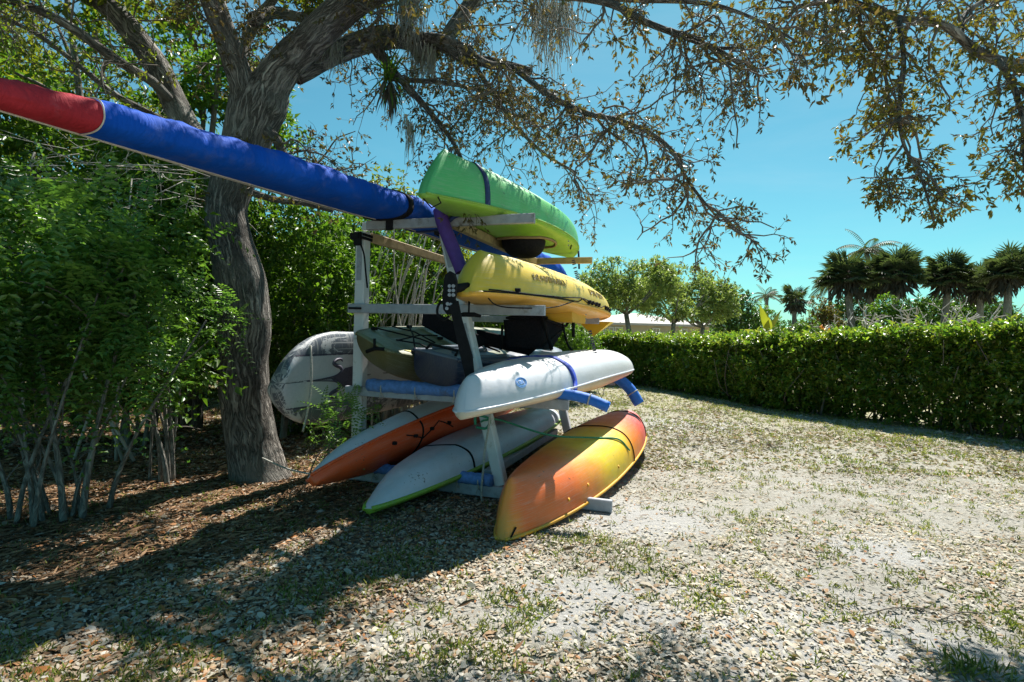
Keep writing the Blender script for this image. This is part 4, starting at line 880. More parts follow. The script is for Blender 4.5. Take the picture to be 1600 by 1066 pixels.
bough(oak, mains['G'][0], 14, .7, 5, .35, 3, .2, .0, 13, start=.2, dens=.5)
bough(oak, mains['Nc'][0], 7, .4, 4, .3, 3, .2, .05, 14, start=.1)
bough(oak, mains['Nd'][0], 10, .9, 5, .4, 3, .22, .0, 15, start=.2)
bough(oak, mains['Ne'][0], 10, .9, 5, .4, 3, .22, .0, 16, start=.2)
for k, s in (('Oa', 17), ('Oc', 19)):
    bough(oak, mains[k][0], 14, 1.2, 5, .6, 3, .3, .02, s, start=.15, lsz=.085, per=5, leafmat=M['leafbright'], dens=.6)
# crown overhead, outside the frame
C = np.vstack([blob(1100, (-1.9, 5.0, 5.6), (1.8, 1.7, .8), 31, .08, .9, .1), blob(420, (-4.2, 5.2, 5.5), (1.8, 1.6, .9), 33, .1, .9, .1)])
leaves('crown', *sprays(C, 8, .2, .11, .05, up=.1), M['leafyel'], oak)

# right limb of a neighbouring oak hanging into the frame
oak2 = empty('oak_tree', 'second oak whose leafy limb reaches in at the top right', 'tree', (5.6, 2.6, 0))
R = {}
P0 = np.array([5.6, 2.6, -.05]); tip = at(1640, 95, 4.6)
TP = smooth_path([P0, P0+[-.05, .1, 1.2], P0+[-.1, .3, 2.4], P0+[-.5, .8, 3.3], tip], 8)
b = MB(); b.tube(TP, np.linspace(.28, .062, len(TP)), 30, True, (.07, 3)); b.build('trunk', M['bark'], oak2, True)
R['a'] = limb([(1650, 110, 4.6, 22), (1570, 98, 4.55, 15), (1520, 75, 4.5, 13), (1475, 40, 4.45, 12), (1400, 28, 4.4, 10), (1330, 2, 4.3, 9), (1250, -25, 4.3, 6)], parent=oak2)
R['b'] = limb([(1405, 30, 4.4, 8), (1412, 100, 4.2, 7), (1405, 170, 4.15, 6), (1412, 225, 4.1, 5), (1440, 280, 4.05, 4), (1460, 350, 4.0, 3)], parent=oak2)
R['c'] = limb([(1340, 5, 4.3, 7), (1350, 60, 4.5, 6), (1380, 110, 4.6, 5), (1390, 160, 4.6, 4)], parent=oak2)
R['d'] = limb([(1560, 95, 4.5, 10), (1585, 140, 4.4, 8), (1600, 200, 4.3, 6), (1600, 270, 4.2, 4)], parent=oak2)
R['e'] = limb([(1320, 0, 4.3, 8), (1250, 10, 4.6, 7), (1230, 30, 4.7, 4)], parent=oak2)
R['f'] = limb([(1500, 60, 4.5, 8), (1510, 20, 4.7, 8), (1560, -10, 4.9, 6)], parent=oak2)
R['g'] = limb([(1412, 225, 4.1, 4), (1385, 270, 4.1, 3), (1395, 320, 4.1, 2.5)], parent=oak2)
R['h'] = limb([(1440, 280, 4.05, 3), (1480, 310, 4.05, 2.5), (1510, 325, 4.05, 2)], parent=oak2)
bough(oak2, R['a'][0], 18, .6, 5, .30, 3, .18, .10, 41, start=.05, dens=.8, leafmat=M['oakleaf2'], lsz=.052)
bough(oak2, R['b'][0], 13, .42, 4, .22, 3, .14, .10, 42, start=.05, leafmat=M['oakleaf2'], lsz=.048)
bough(oak2, R['c'][0], 10, .42, 4, .24, 3, .15, .10, 43, start=.05, leafmat=M['oakleaf2'], lsz=.055)
bough(oak2, R['d'][0], 11, .42, 4, .26, 3, .16, .10, 44, start=.1, leafmat=M['oakleaf2'], lsz=.055)
bough(oak2, R['e'][0], 9, .5, 4, .28, 3, .16, .14, 45, start=.1, leafmat=M['oakleaf2'], lsz=.055)
bough(oak2, R['f'][0], 10, .6, 4, .3, 3, .18, .05, 46, start=.1, leafmat=M['oakleaf2'], lsz=.06)
for k, s in (('g', 47), ('h', 48)): bough(oak2, R[k][0], 7, .22, 3, .12, 2, .08, .12, s, start=.1, leafmat=M['oakleaf2'], lsz=.045, dens=.5, r1=.006)
# Spanish moss and bromeliad
def moss(label, px, py, Y, w, h, n, seed):
    r = np.random.default_rng(seed); c = at(px, py, Y); t = empty('spanish_moss', label, 'moss', c, 'grey moss hanging from the oak limbs'); s = Y/FPX
    b = MB()
    for _ in range(n):
        p = c+np.array([r.normal()*w*s*.35, r.normal()*.08, r.uniform(-.02, .03)]); L = h*s*r.uniform(.3, 1)*math.exp(-abs(p[0]-c[0])/(w*s)); P = [p.copy()]; d = r.normal(size=3)*.25
        for k in range(7):
            d = d*.6+r.normal(size=3)*.32; p = p+np.array([d[0]*.5, d[1]*.5, -1+d[2]*.4])*L/7; P.append(p.copy())
        b.tube(P, np.linspace(.0032, .0014, 8)*1.3, 3, False)
    b.build('strands', M['moss'], t, True, 'stuff')
for a in (('widest grey moss curtain hanging from the limb near the top centre of the photo', 865, 5, 4.6, 70, 125, 190, 1), ('long thin grey moss tuft hanging straight down below the thick forked limb', 655, 55, 5.7, 22, 105, 160, 2),
          ('dense grey moss clump draped over the top of the thick horizontal limb', 640, 0, 5.5, 40, 100, 170, 3), ('small moss wisp on the thick limb just right of the fork', 520, 68, 5.6, 22, 60, 110, 4),
          ('bluish moss wisp hanging low in the gap above the green kayak bow', 640, 190, 5.3, 14, 70, 60, 5), ('moss tuft hanging just right of the bromeliad', 672, 80, 5.6, 12, 80, 80, 6)):
    moss(*a)
bc = at(608, 125, 5.45); br = empty('bromeliad', 'green spiky bromeliad perched on the oak branch with brown leaves hanging below', 'air plant', bc)
r = np.random.default_rng(3)
def strap_leaf(b, p, d, L, w, droop, n=7):
    d = unit(d); P = [p.copy()]; q = p.copy()
    for k in range(n): d = unit(d+np.array([0, 0, -droop])); q = q+d*L/n; P.append(q.copy())
    P = np.array(P); S = unit(np.cross(P[-1]-P[0]+1e-4, [0, 0, 1.])); ww = w*np.sin(np.linspace(.5, 3.1, n+1))
    V = np.empty((n+1, 3, 3)); V[:, 0] = P-S*ww[:, None]; V[:, 1] = P+np.array([0, 0, -.3*w]); V[:, 2] = P+S*ww[:, None]
    b.add(V.reshape(-1, 3), [(i*3+j, i*3+j+1, (i+1)*3+j+1, (i+1)*3+j) for i in range(n) for j in (0, 1)])
b = MB()
for i in range(46): strap_leaf(b, bc+r.normal(size=3)*.02, r.normal(size=3)+[0, 0, .9], r.uniform(.18, .36), .011, .16)
b.build('leaves', M['leafbright'], br, True, 'stuff')
b = MB()
for i in range(46): strap_leaf(b, bc+r.normal(size=3)*.03-[0, 0, .05], r.normal(size=3)*[.8, .8, .5]+[0, 0, -.5], r.uniform(.18, .42), .012, .28)
b.build('dead_leaves', M['deadpalm'], br, True, 'stuff')

# ------------------------------------------------------------------ understory
def shrub(name, label, cat_, base, blobs, mat, lsz, per, stemspec, seed, kindleaf='spray', wood='bark2', extra=None, lw=.45):
    t = empty(name, label, cat_, (base[0], base[1], 0)); r = np.random.default_rng(seed); paths = []
    for (n, tops, r0, spreadb) in stemspec:
        for i in range(n):
            p = np.array([base[0]+r.normal()*spreadb, base[1]+r.normal()*spreadb*.6, -.05]); c, rr_ = tops[r.integers(len(tops))]
            q = np.array(c)+r.normal(size=3)*np.array(rr_)*.45; m = (p+q)/2+r.normal(size=3)*.10; m[:2] = p[:2]*.62+q[:2]*.38; k = p*.8+q*.2; k[:2] = p[:2]*.9+q[:2]*.1
            rad0 = r0*r.uniform(.6, 1.25); P = smooth_path([p, k, m, q], 5); paths.append((P, np.linspace(rad0, rad0*.3, len(P))))
            for _ in range(3):
                i0 = r.integers(len(P)//2, len(P)-1); e = P[i0]+unit(r.normal(size=3)+[0, 0, .4])*r.uniform(.3, .8)*rr_[0]; P2 = smooth_path([P[i0], (P[i0]+e)/2+r.normal(size=3)*.05, e], 3)
                paths.append((P2, np.linspace(rad0*.4, rad0*.15, len(P2))))
    for P, rr_ in paths[:]:
        pass
    big = [x for x in paths if x[1][0] > .5*stemspec[0][2]]
    for P, q in big[:40]: stems([(P, q)], 'stem', M[wood], t, 8, None, (.08, 6))
    sm = [x for x in paths if x[1][0] <= .5*stemspec[0][2]]
    if sm: stems(sm, 'twigs', M['twig'], t, 4, 'stuff')
    L = []
    for (n, c, r_, gap) in blobs:
        C = blob(n, c, r_, seed+int(abs(c[0]*10))+n, gap, 1.5, .25)
        if kindleaf == 'spray': L.append(sprays(C, per, lsz*2.6, lsz, lsz*lw, up=.1, droop=.35))
        else: L.append(fern(C, rdir(len(C), .15), per, lsz*6, lsz, lsz*.36))
    leaves('foliage', *cat(*L), M[mat], t)
    if extra:
        C = np.vstack([blob(n_, c, r_, seed+900+i_, .05, 1.5, .2) for i_, (n_, c, r_) in enumerate(extra)])
        leaves('broad_foliage', *sprays(C, 6, .2, .085, .05, up=.3, droop=.3), M['leafbright'], t)
    return t
# nearest: feathery multi-stem shrub at the left edge
shrub('shrub', 'feathery multi-stemmed shrub with bare grey stems at the left edge of the clearing', 'shrub', (-3.25, 4.1), 
      [(330, (-3.4, 4.2, 2.1), (1.1, .8, .5), .02), (330, (-3.25, 4.25, 1.6), (.78, .6, .5), .02), (300, (-3.9, 4.0, 1.5), (.6, .7, .7), -.05), (80, (-2.95, 4.3, 1.1), (.45, .35, .25), .0), (70, (-3.5, 4.2, .95), (.6, .35, .25), .05)], 'fern', .085, 8,
      [(15, [((-3.5, 4.2, 2.0), (.9, .5, .4)), ((-4.2, 4.1, 1.7), (.5, .4, .4)), ((-2.7, 4.3, 1.8), (.5, .3, .3))], .022, .20)], 51, 'fern', extra=[(230, (-3.7, 4.3, 1.7), (.8, .6, .8)), (170, (-3.2, 4.5, 1.9), (.65, .5, .6)), (60, (-2.9, 4.7, 1.1), (.4, .4, .4))])
shrub('shrub', 'smaller leafy shrub crowding the foot of the oak trunk on its left', 'shrub', (-3.25, 5.2),
      [(230, (-3.3, 5.1, 1.35), (.5, .5, .75), 0.), (38, (-2.45, 5.0, 1.5), (.28, .2, .25), 0)], 'fern', .055, 8,
      [(7, [((-3.2, 5.1, 1.5), (.5, .4, .5))], .02, .15)], 52, 'fern')
shrub('shrub', 'low ferny sprig growing under the tip of the paddleboard', 'shrub', (-1.75, 5.3),
      [(75, (-1.62, 5.2, .62), (.42, .25, .25), -.2)], 'fern', .05, 8, [(4, [((-1.7, 5.2, .6), (.25, .2, .2))], .010, .12)], 53, 'fern')
def tree(label, base, zt, rad_, n, mat, lsz, per, seed, nst=4, r0=.07, gap=-.05, name='tree', cat_='tree', squash=1., wood='bark2', low=.15, lw=.45):
    x, y = base; zc = zt*(1+low)/2; hz = zt*(1-low)/2
    return shrub(name, label, cat_, base, [(n, (x, y, zc), (rad_, rad_*.8*squash, hz), gap)], mat, lsz, per,
                 [(nst, [((x, y, zc+hz*.4), (rad_*.8, rad_*.6, hz*.6))], r0, .25)], seed, wood=wood, lw=lw)
tree('dense dark tree filling the left background above the red nose of the canoe', (-6.4, 8.0), 6.2, 1.9, 1700, 'leafbright', .11, 11, 61, 5, .10, .1)
tree('leafy green tree rising behind the blue canoe between the oak limbs', (-4.4, 7.9), 6.3, 1.25, 1300, 'leafbright', .11, 11, 62, 4, .08, .05)
tree('dark green thicket tree directly behind the left of the oak trunk', (-4.6, 6.9), 3.5, 1.5, 2300, 'leafdark', .085, 12, 63, 7, .04, -.2, low=.1)
tree('dark thicket shrub behind the feathery shrub at the far left', (-6.3, 6.2), 3.4, 1.5, 1900, 'leafdark', .085, 12, 64, 7, .04, -.2, low=.1)
tree('tangled bush behind the oak trunk and paddleboard with glossy leaves', (-3.0, 7.6), 3.3, 1.15, 2000, 'leafbright', .085, 12, 65, 7, .04, -.2, low=.05)
tree('bright green bush seen between the white post and the oak trunk', (-2.7, 9.6), 3.6, 1.5, 2300, 'leafbright', .09, 12, 66, 8, .05, -.15, low=.05)
tree('yellow green bush behind the upper left opening of the rack', (-1.4, 10.8), 3.9, 1.2, 1300, 'leafyel', .085, 11, 67, 14, .05, .1, low=.25)
tree('grey stemmed thicket behind the middle opening of the rack', (-1.0, 9.4), 2.7, 1.1, 1300, 'leafbright', .085, 11, 68, 14, .045, .0, low=.05)
tree('bushy green shrub behind the white kayak where the rack meets the hedge', (.9, 12.6), 2.1, 1.0, 1200, 'leafbright', .08, 11, 69, 6, .03, -.2, low=.05)
tree('pale green shrub at the near end of the hedge beside the yellow kayak', (1.75, 15.0), 1.75, .8, 900, 'leafbright', .07, 11, 70, 5, .03, -.2, low=.05, name='shrub', cat_='shrub')
tree('tall thin yellowish tree top showing above the canoe strap', (-2.3, 12.5), 5.2, 1.6, 900, 'leafyel', .10, 10, 71, 8, .06, .2, low=.45)
tree('open twiggy tree at the far left with sky showing through it', (-8.2, 9.5), 6.8, 2.4, 1300, 'leafyel', .12, 10, 72, 8, .09, .15, low=.35)
tree('dark evergreen backing the thicket far behind the feathery shrub', (-8.5, 11.5), 4.6, 3.2, 2400, 'leafdark', .14, 12, 73, 6, .09, -.3, low=.05)
tree('dark evergreen backing the thicket behind the oak and rack', (-4.2, 13.0), 4.0, 2.6, 2400, 'leafdark', .13, 12, 74, 6, .08, -.3, low=.05)
tree('dark evergreen bush backing the thicket right behind the rack', (-.6, 14.0), 2.6, 1.8, 1800, 'leafdark', .11, 12, 75, 6, .06, -.3, low=.05)
# grey arching stems of the thicket, seen through the rack
t = empty('dead_shrub', 'bare grey arching stems leaning behind the upper openings of the rack', 'shrub', (-1.6, 8.6, 0)); r = np.random.default_rng(8); pt = []
for i in range(46):
    b0 = np.array([-2.6+r.uniform(0, 1.6), 8.4+r.normal()*.25, 0]); e = b0+np.array([r.uniform(-.6, 1.5), r.normal()*.4, r.uniform(1.8, 3.4)]); m = (b0+e)/2+[-.15, 0, .25]
    P = smooth_path([b0, m+r.normal(size=3)*.06, e], 6); pt.append((P, np.linspace(r.uniform(.012, .028), .005, len(P))))
for p in pt[:24]: stems([p], 'stem', M['palegrey'], t, 6)
stems(pt[24:], 'stems', M['palegrey'], t, 5, 'stuff')
t = empty('dead_shrub', 'tangle of dead pale twigs among the dark leaves under the red canoe nose', 'shrub', (-4.4, 5.9, 0)); pt = []
for i in range(90):
    b0 = at(r.uniform(60, 330), r.uniform(230, 330), r.uniform(5.6, 6.4)); e = b0+r.normal(size=3)*[.45, .2, .22]; P = smooth_path([b0, (b0+e)/2+r.normal(size=3)*.06, e], 4); pt.append((P, np.linspace(r.uniform(.003, .006), .0015, len(P))))
for i in range(5):
    b0 = np.array([-4.4+r.normal()*.3, 5.9, 0]); e = b0+[r.normal()*.6, r.normal()*.2, 3.0]; P = smooth_path([b0, (b0+e)/2+r.normal(size=3)*.1, e], 5); pt.append((P, np.linspace(.02, .008, len(P))))
stems(pt, 'twigs', M['palegrey'], t, 4, 'stuff')

# ------------------------------------------------------------------ hedge
HB = smooth_path([(1.3, 17.6, 0), (4.0, 16.6, 0), (5.5, 12.0, 0), (7.1, 9.9, 0), (8.1, 8.2, 0), (9.6, 6.4, 0), (11.5, 5.0, 0)], 14)
seg = np.linalg.norm(np.diff(HB, axis=0), axis=1); cum = np.concatenate([[0], np.cumsum(seg)]); HL = cum[-1]
def hb(s):
    P = np.stack([np.interp(s, cum, HB[:, i]) for i in range(3)], -1); Q = np.stack([np.interp(np.minimum(s+.3, HL), cum, HB[:, i]) for i in range(3)], -1)
    Q2 = np.stack([np.interp(np.maximum(s-.3, 0), cum, HB[:, i]) for i in range(3)], -1); T = unit(Q-Q2); return P, T, np.stack([-T[:, 1], T[:, 0], 0*T[:, 0]], -1)  # normal away from the lawn
hedge = empty('hedge', 'long leafy clipped hedge curving along the far side of the sandy lawn', 'hedge', (5.5, 12.5, 0))
def hheight(s): return 1.38+.27*sstep(s, 6, 13)+.12*snoise(np.stack([s, s*0, s*0], -1), 1.2, 3)+.05*snoise(np.stack([s, s*0, s*0], -1), 5, 8)
nC = 15000; s = rng.uniform(0, HL, nC); P, T, Nh = hb(s); H = hheight(s); k = rng.random(nC)
front = k < .58; dep = np.where(front, np.abs(rng.normal(0, .17, nC)), rng.uniform(0, 1.5, nC)); z = np.where(front, H*rng.random(nC)**.85, H-rng.normal(.02, .075, nC))
bul = .26*snoise(np.stack([s, z, s*0], -1), 1.6, 4)+.10*np.sin(z/H*3.1); dep = dep-np.where(front, bul, 0)+.22*(1-np.sin(np.clip(z/H, 0, 1)*2.2+.5))*front
C = P+Nh*dep[:, None]; C[:, 2] = z+.05*snoise(C, 2.5, 6)
leaves('foliage', *sprays(C, 9, .16, .10, .05, up=.5, droop=.1), M['hedge'], hedge)
nS = 420; s = rng.uniform(0, HL, nS); P, T, Nh = hb(s); C = P+Nh*rng.uniform(-.15, 1.1, nS)[:, None]; C[:, 2] = hheight(s)+rng.uniform(-.05, .06, nS)
leaves('shoots', *sprays(C, 9, .26, .085, .04, up=2.2, droop=.0), M['hedge'], hedge)
# the shaded inside: woody stems and inner leaves
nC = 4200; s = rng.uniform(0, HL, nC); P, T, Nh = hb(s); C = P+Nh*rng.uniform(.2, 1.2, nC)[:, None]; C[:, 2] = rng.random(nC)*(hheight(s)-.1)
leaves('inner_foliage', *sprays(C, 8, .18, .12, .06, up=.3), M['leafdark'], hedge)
pt = []
for i in range(420):
    s0 = np.array([rng.uniform(0, HL)]); P, T, Nh = hb(s0); b0 = P[0]+Nh[0]*rng.uniform(.15, .8); e = b0+T[0]*rng.normal()*.4+Nh[0]*rng.normal()*.3+np.array([0, 0, hheight(s0)[0]*rng.uniform(.6, .98)])
    Q = smooth_path([b0, (b0+e)/2+rng.normal(size=3)*.08, e], 4); pt.append((Q, np.linspace(rng.uniform(.012, .03), .005, len(Q))))
stems(pt, 'stems', M['twig'], hedge, 5, 'stuff')

# ------------------------------------------------------------------ beyond the hedge
def smalltree(label, px, Y, ytop, ybot, rpx, n, mat, seed, tr=(0, 0), r0=.09, lsz=.11):
    base = at(px, 533, Y); s = Y/FPX; zt = at(px, ytop, Y)[2]; zb = at(px, ybot, Y)[2]; x0 = base[0]
    t = empty('tree', label, 'tree', (x0, Y, 0), 'small round trees beyond the hedge'); r = np.random.default_rng(seed)
    fk_ = np.array([x0+tr[0], Y, zb]); P = smooth_path([(x0, Y, 0), ((x0*.6+fk_[0]*.4), Y, zb*.5), fk_], 5); stems([(P, np.linspace(r0*1.3, r0, len(P)))], 'trunk', M['bark2'], t, 9)
    for i in range(7):
        th = r.uniform(0, 6.28); e = fk_+np.array([math.cos(th)*rpx*s*.75, math.sin(th)*rpx*s*.6, (zt-zb)*r.uniform(.4, .8)]); Q = smooth_path([fk_, (fk_+e)/2+r.normal(size=3)*.12-[0, 0, .15], e], 4); stems([(Q, np.linspace(r0*.6, r0*.2, len(Q)))], 'branch', M['bark2'], t, 6)
    C = blob(n, (fk_[0], Y, (zt+zb)/2+.1), (rpx*s, rpx*s*.8, (zt-zb)/2), seed, -.02, 1.1, .2)
    leaves('crown', *sprays(C, 8, lsz*1.5, lsz, lsz*.5, up=.3, droop=.1), M[mat], t)
smalltree('small tree with forked dark trunk and thin olive crown nearest the yellow kayak', 992, 21, 402, 492, 82, 2100, 'buttonleaf', 81, (-.35, 0))
smalltree('middle small tree with dense olive crown hiding the house roof', 1048, 23, 420, 505, 72, 1900, 'buttonleaf', 82, (.1, 0))
smalltree('right-hand small tree whose crown reaches the dark round shrub', 1094, 24, 436, 512, 58, 1600, 'buttonleaf', 83, (.1, 0))
def bush(label, px, Y, ytop, rpx, n, mat, seed, lsz=.14, name='shrub'):
    base = at(px, 533, Y); s = Y/FPX; zt = at(px, ytop, Y)[2]
    t = empty(name, label, 'shrub', (base[0], Y, 0)); r = np.random.default_rng(seed)
    stems([(smooth_path([(base[0]+r.normal()*.1, Y, -.05), (base[0]+r.normal()*.3, Y, zt*.4), (base[0]+r.normal()*rpx*s*.5, Y, zt*.75)], 4), .05) for _ in range(5)], 'stems', M['twig'], t, 5, 'stuff')
    C = blob(n, (base[0], Y, zt*.5), (rpx*s, rpx*s*.7, zt*.5), seed, -.3, 1., .45)
    leaves('foliage', *sprays(C, 8, lsz*1.5, lsz, lsz*.5, up=.3, droop=.1), M[mat], t)
bush('dark round evergreen shrub right of the three small trees', 1148, 27, 455, 42, 1100, 'leafdark', 84)
bush('low dark shrub behind the hedge near the utility pole', 1190, 33, 470, 30, 500, 'leafbright', 85)
bush('light green shrub right of the little cabbage palm', 1262, 24, 488, 24, 450, 'leafbright', 86, .11)
bush('brownish green bush beside the tall palms', 1283, 29, 462, 28, 600, 'oakleaf2', 87, .13)
bush('dark mass of foliage under the leftmost tall palm', 1325, 33, 452, 46, 1300, 'leafdark', 88, .16)
bush('leafy green shrub between the two left tall palms', 1385, 25, 462, 40, 900, 'leafbright', 89)
bush('dark foliage between the middle tall palms', 1440, 35, 458, 60, 1500, 'leafdark', 90, .18)
bush('dark foliage behind the right-hand bare shrub', 1530, 34, 462, 64, 1500, 'leafdark', 91, .18)
bush('dark foliage at the right edge behind the last palm', 1640, 33, 480, 50, 900, 'leafdark', 92, .18)
bush('dense dark shrub filling the gap beneath the crowns of the third and fourth palms', 1500, 40, 440, 60, 1300, 'leafdark', 97, .2)
bush('orange leaved croton bush behind the hedge', 1286, 17.2, 508, 12, 160, 'croton', 93, .09, 'croton')
bush('pale green shrubbery in front of the house left windows', 905, 22, 535, 26, 400, 'leafbright', 94, .1)
bush('distant dark tree line behind the house', 1000, 70, 500, 140, 1500, 'leafdark', 95, .5)
bush('distant tree line beyond the small palms', 1230, 75, 505, 120, 1300, 'leafdark', 96, .5)
def palm(label, px, Y, yc, ybase_px, rpx, seed, pbase=None, kind='fan', n=96, skirt=True, r0=.15, group='tall palms beyond the hedge'):
    c = at(px, yc, Y); bx = at(pbase if pbase is not None else px, 533, Y)[0]; s = Y/FPX; R_ = rpx*s
    t = empty('palm_tree', label, 'palm', (bx, Y, 0), group); r = np.random.default_rng(seed)
    P = smooth_path([(bx, Y, -.1), (bx*.6+c[0]*.4, Y, c[2]*.45), (c[0], Y, c[2])], 8); stems([(P, np.linspace(r0*1.15, r0, len(P)))], 'trunk', M['bark2'], t, 12)
    Ps, Ds, Ns, Ls, Ws = [], [], [], [], []; rach = []
    def fan(o, d, L, nseg, spread):
        d = unit(d); a = unit(np.cross(d, [0, 0, 1.])+1e-3); u = np.cross(a, d)
        for k in range(nseg):
            th = (k/(nseg-1)-.5)*spread; dd = unit(d*math.cos(th)+a*math.sin(th)+u*.1*math.cos(th*2)); Ps.append(o); Ds.append(dd-np.array([0, 0, .18])); Ns.append(u); Ls.append(L*r.uniform(.8, 1.05)); Ws.append(L*.10)
    if kind == 'fan':
        for i in range(n):
            e = math.asin(r.uniform(-.35, 1)); az = r.uniform(0, 6.28); d = np.array([math.cos(az)*math.cos(e), math.sin(az)*math.cos(e), math.sin(e)]); o = np.array(c)+d*R_*r.uniform(.3, .72)
            rach.append((np.array([c, o]), .018)); fan(o, d, R_*.46, 14, 3.6)
    else:
        for i in range(n):
            e = r.uniform(-.1, 1.3); az = r.uniform(0, 6.28); d = np.array([math.cos(az)*math.cos(e), math.sin(az)*math.cos(e), math.sin(e)]); Q = [np.array(c)]; q = np.array(c, float)
            for k in range(9): d = unit(d+np.array([0, 0, -.17])); q = q+d*R_/8; Q.append(q.copy())
            rach.append((np.array(Q), .015)); Q = np.array(Q); 
            for k in range(1, 10):
                for v in (0, .5):
                    o = Q[k-1]*(1-v)+Q[k]*v if k else Q[k]; T_ = unit(Q[k]-Q[k-1]); a = unit(np.cross(T_, [0, 0, 1.])+1e-3)
                    for sd_ in (1, -1): Ps.append(o); Ds.append(a*sd_+T_*.5-np.array([0, 0, .45])); Ns.append(np.array([0, 0, 1.])); Ls.append(R_*.26*math.sin(k/10*2.6+.4)); Ws.append(R_*.035)
    leaves('fronds', np.array(Ps), np.array(Ds), np.array(Ns), np.array(Ls), np.array(Ws), M['palm'], t, neck=.5)
    stems(rach, 'frond_stalks', M['twig'], t, 4, 'stuff')
    if skirt:
        m = 190; az = r.uniform(0, 6.28, m); o = np.array(c)+np.stack([np.cos(az)*R_*.45*r.random(m), np.sin(az)*R_*.45*r.random(m), -R_*r.uniform(-.2, .45, m)], -1)
        d = np.stack([np.cos(az)*.55, np.sin(az)*.55, -1+r.normal(size=m)*.3], -1); leaves('dead_fronds', o, d, rdir(m), R_*r.uniform(.3, .62, m), R_*.07, M['deadpalm'], t, neck=.6)
palm('leftmost tall cabbage palm with a leaning pale trunk', 1322, 28, 432, 0, 44, 101, 1338)
palm('second tall cabbage palm in front of the bare branched shrub', 1401, 27, 428, 0, 46, 102, 1396)
palm('third tall cabbage palm with its trunk between the two bare shrubs', 1483, 28, 432, 0, 43, 103, 1470)
palm('fourth tall cabbage palm near the right edge of the photo', 1576, 26, 426, 0, 46, 104, 1573)
palm('shaggy palm crown half hidden between the third and fourth palms', 1532, 31, 446, 0, 38, 105, 1532)
palm('dark palm crown crammed behind the first and second palms', 1362, 31, 440, 0, 38, 106, 1362)
palm('slender feathery palm topping the group of tall palms', 1355, 34, 392, 0, 44, 107, 1362, 'feather', 22, False, .10)
palm('feathery palm frond tips poking out left of the tall palms', 1296, 34, 446, 0, 34, 108, 1300, 'feather', 18, False, .09)
palm('distant thin coconut palm beside the utility pole', 1198, 45, 464, 0, 24, 109, 1200, 'feather', 18, False, .12, 'small palms beyond the hedge')
palm('little cabbage palm standing alone left of the tall palms', 1242, 27, 468, 0, 28, 110, 1240, 'fan', 34, True, .10, 'small palms beyond the hedge')
# banana-like plant with paddle leaves
t = empty('banana_plant', 'bright yellow green banana plant with upright paddle leaves behind the hedge', 'plant', at(1198, 533, 20)*[1, 1, 0]); c = at(1200, 519, 20); r = np.random.default_rng(5)
for dx, dz, L in ((-.35, 1, 1.25), (.35, .9, 1.05), (-.9, .45, 1.0), (1.0, .35, .7), (.1, 1, .9), (-.1, .8, .7)):
    b = MB(); strap_leaf(b, c+np.array([0, r.normal()*.05, -.1]), np.array([dx, r.normal()*.2, dz]), L, .14, .06, 9); b.build('leaf', M['leafyel'], t, True)
MB().tube([(c[0], 20, 0), (c[0], 20, c[2]-.05)], .1, 8).build('stem', M['bark2'], t, True)
# bare branching shrubs
def bare(label, px, Y, w, h0, h1, seed):
    c = at(px, 533, Y); t = empty('bare_shrub', label, 'shrub', (c[0], Y, 0), 'leafless pale branched shrubs beyond the hedge'); r = np.random.default_rng(seed); s = Y/FPX
    def rec(p, d, L, rad_, lv, out):
        d = unit(d+r.normal(size=3)*.12); q = p+d*L; out.append((smooth_path([p, (p+q)/2+r.normal(size=3)*L*.06, q], 3), np.linspace(rad_, rad_*.75, 7)))
        if lv:
            for k in range(r.integers(2, 4)): rec(q, unit(d+r.normal(size=3)*[.8, .6, .45]+[0, 0, .1]), L*.72, rad_*.72, lv-1, out)
    for i in range(7):
        o = []; rec(np.array([c[0]+r.normal()*.15, Y, 0.]), np.array([r.normal()*.6, r.normal()*.4, .9]), h1*.38, .045, 3, o)
        stems(o[:1], 'branch', M['palegrey'], t, 6); stems(o[1:], 'twigs', M['palegrey'], t, 5, 'stuff')
bare('bare pale branched shrub around the second tall palm trunk', 1370, 22, 50, 0, 3.5, 1)
bare('bare pale branched shrub spreading between the third and fourth palms', 1505, 22, 60, 0, 3.8, 2)
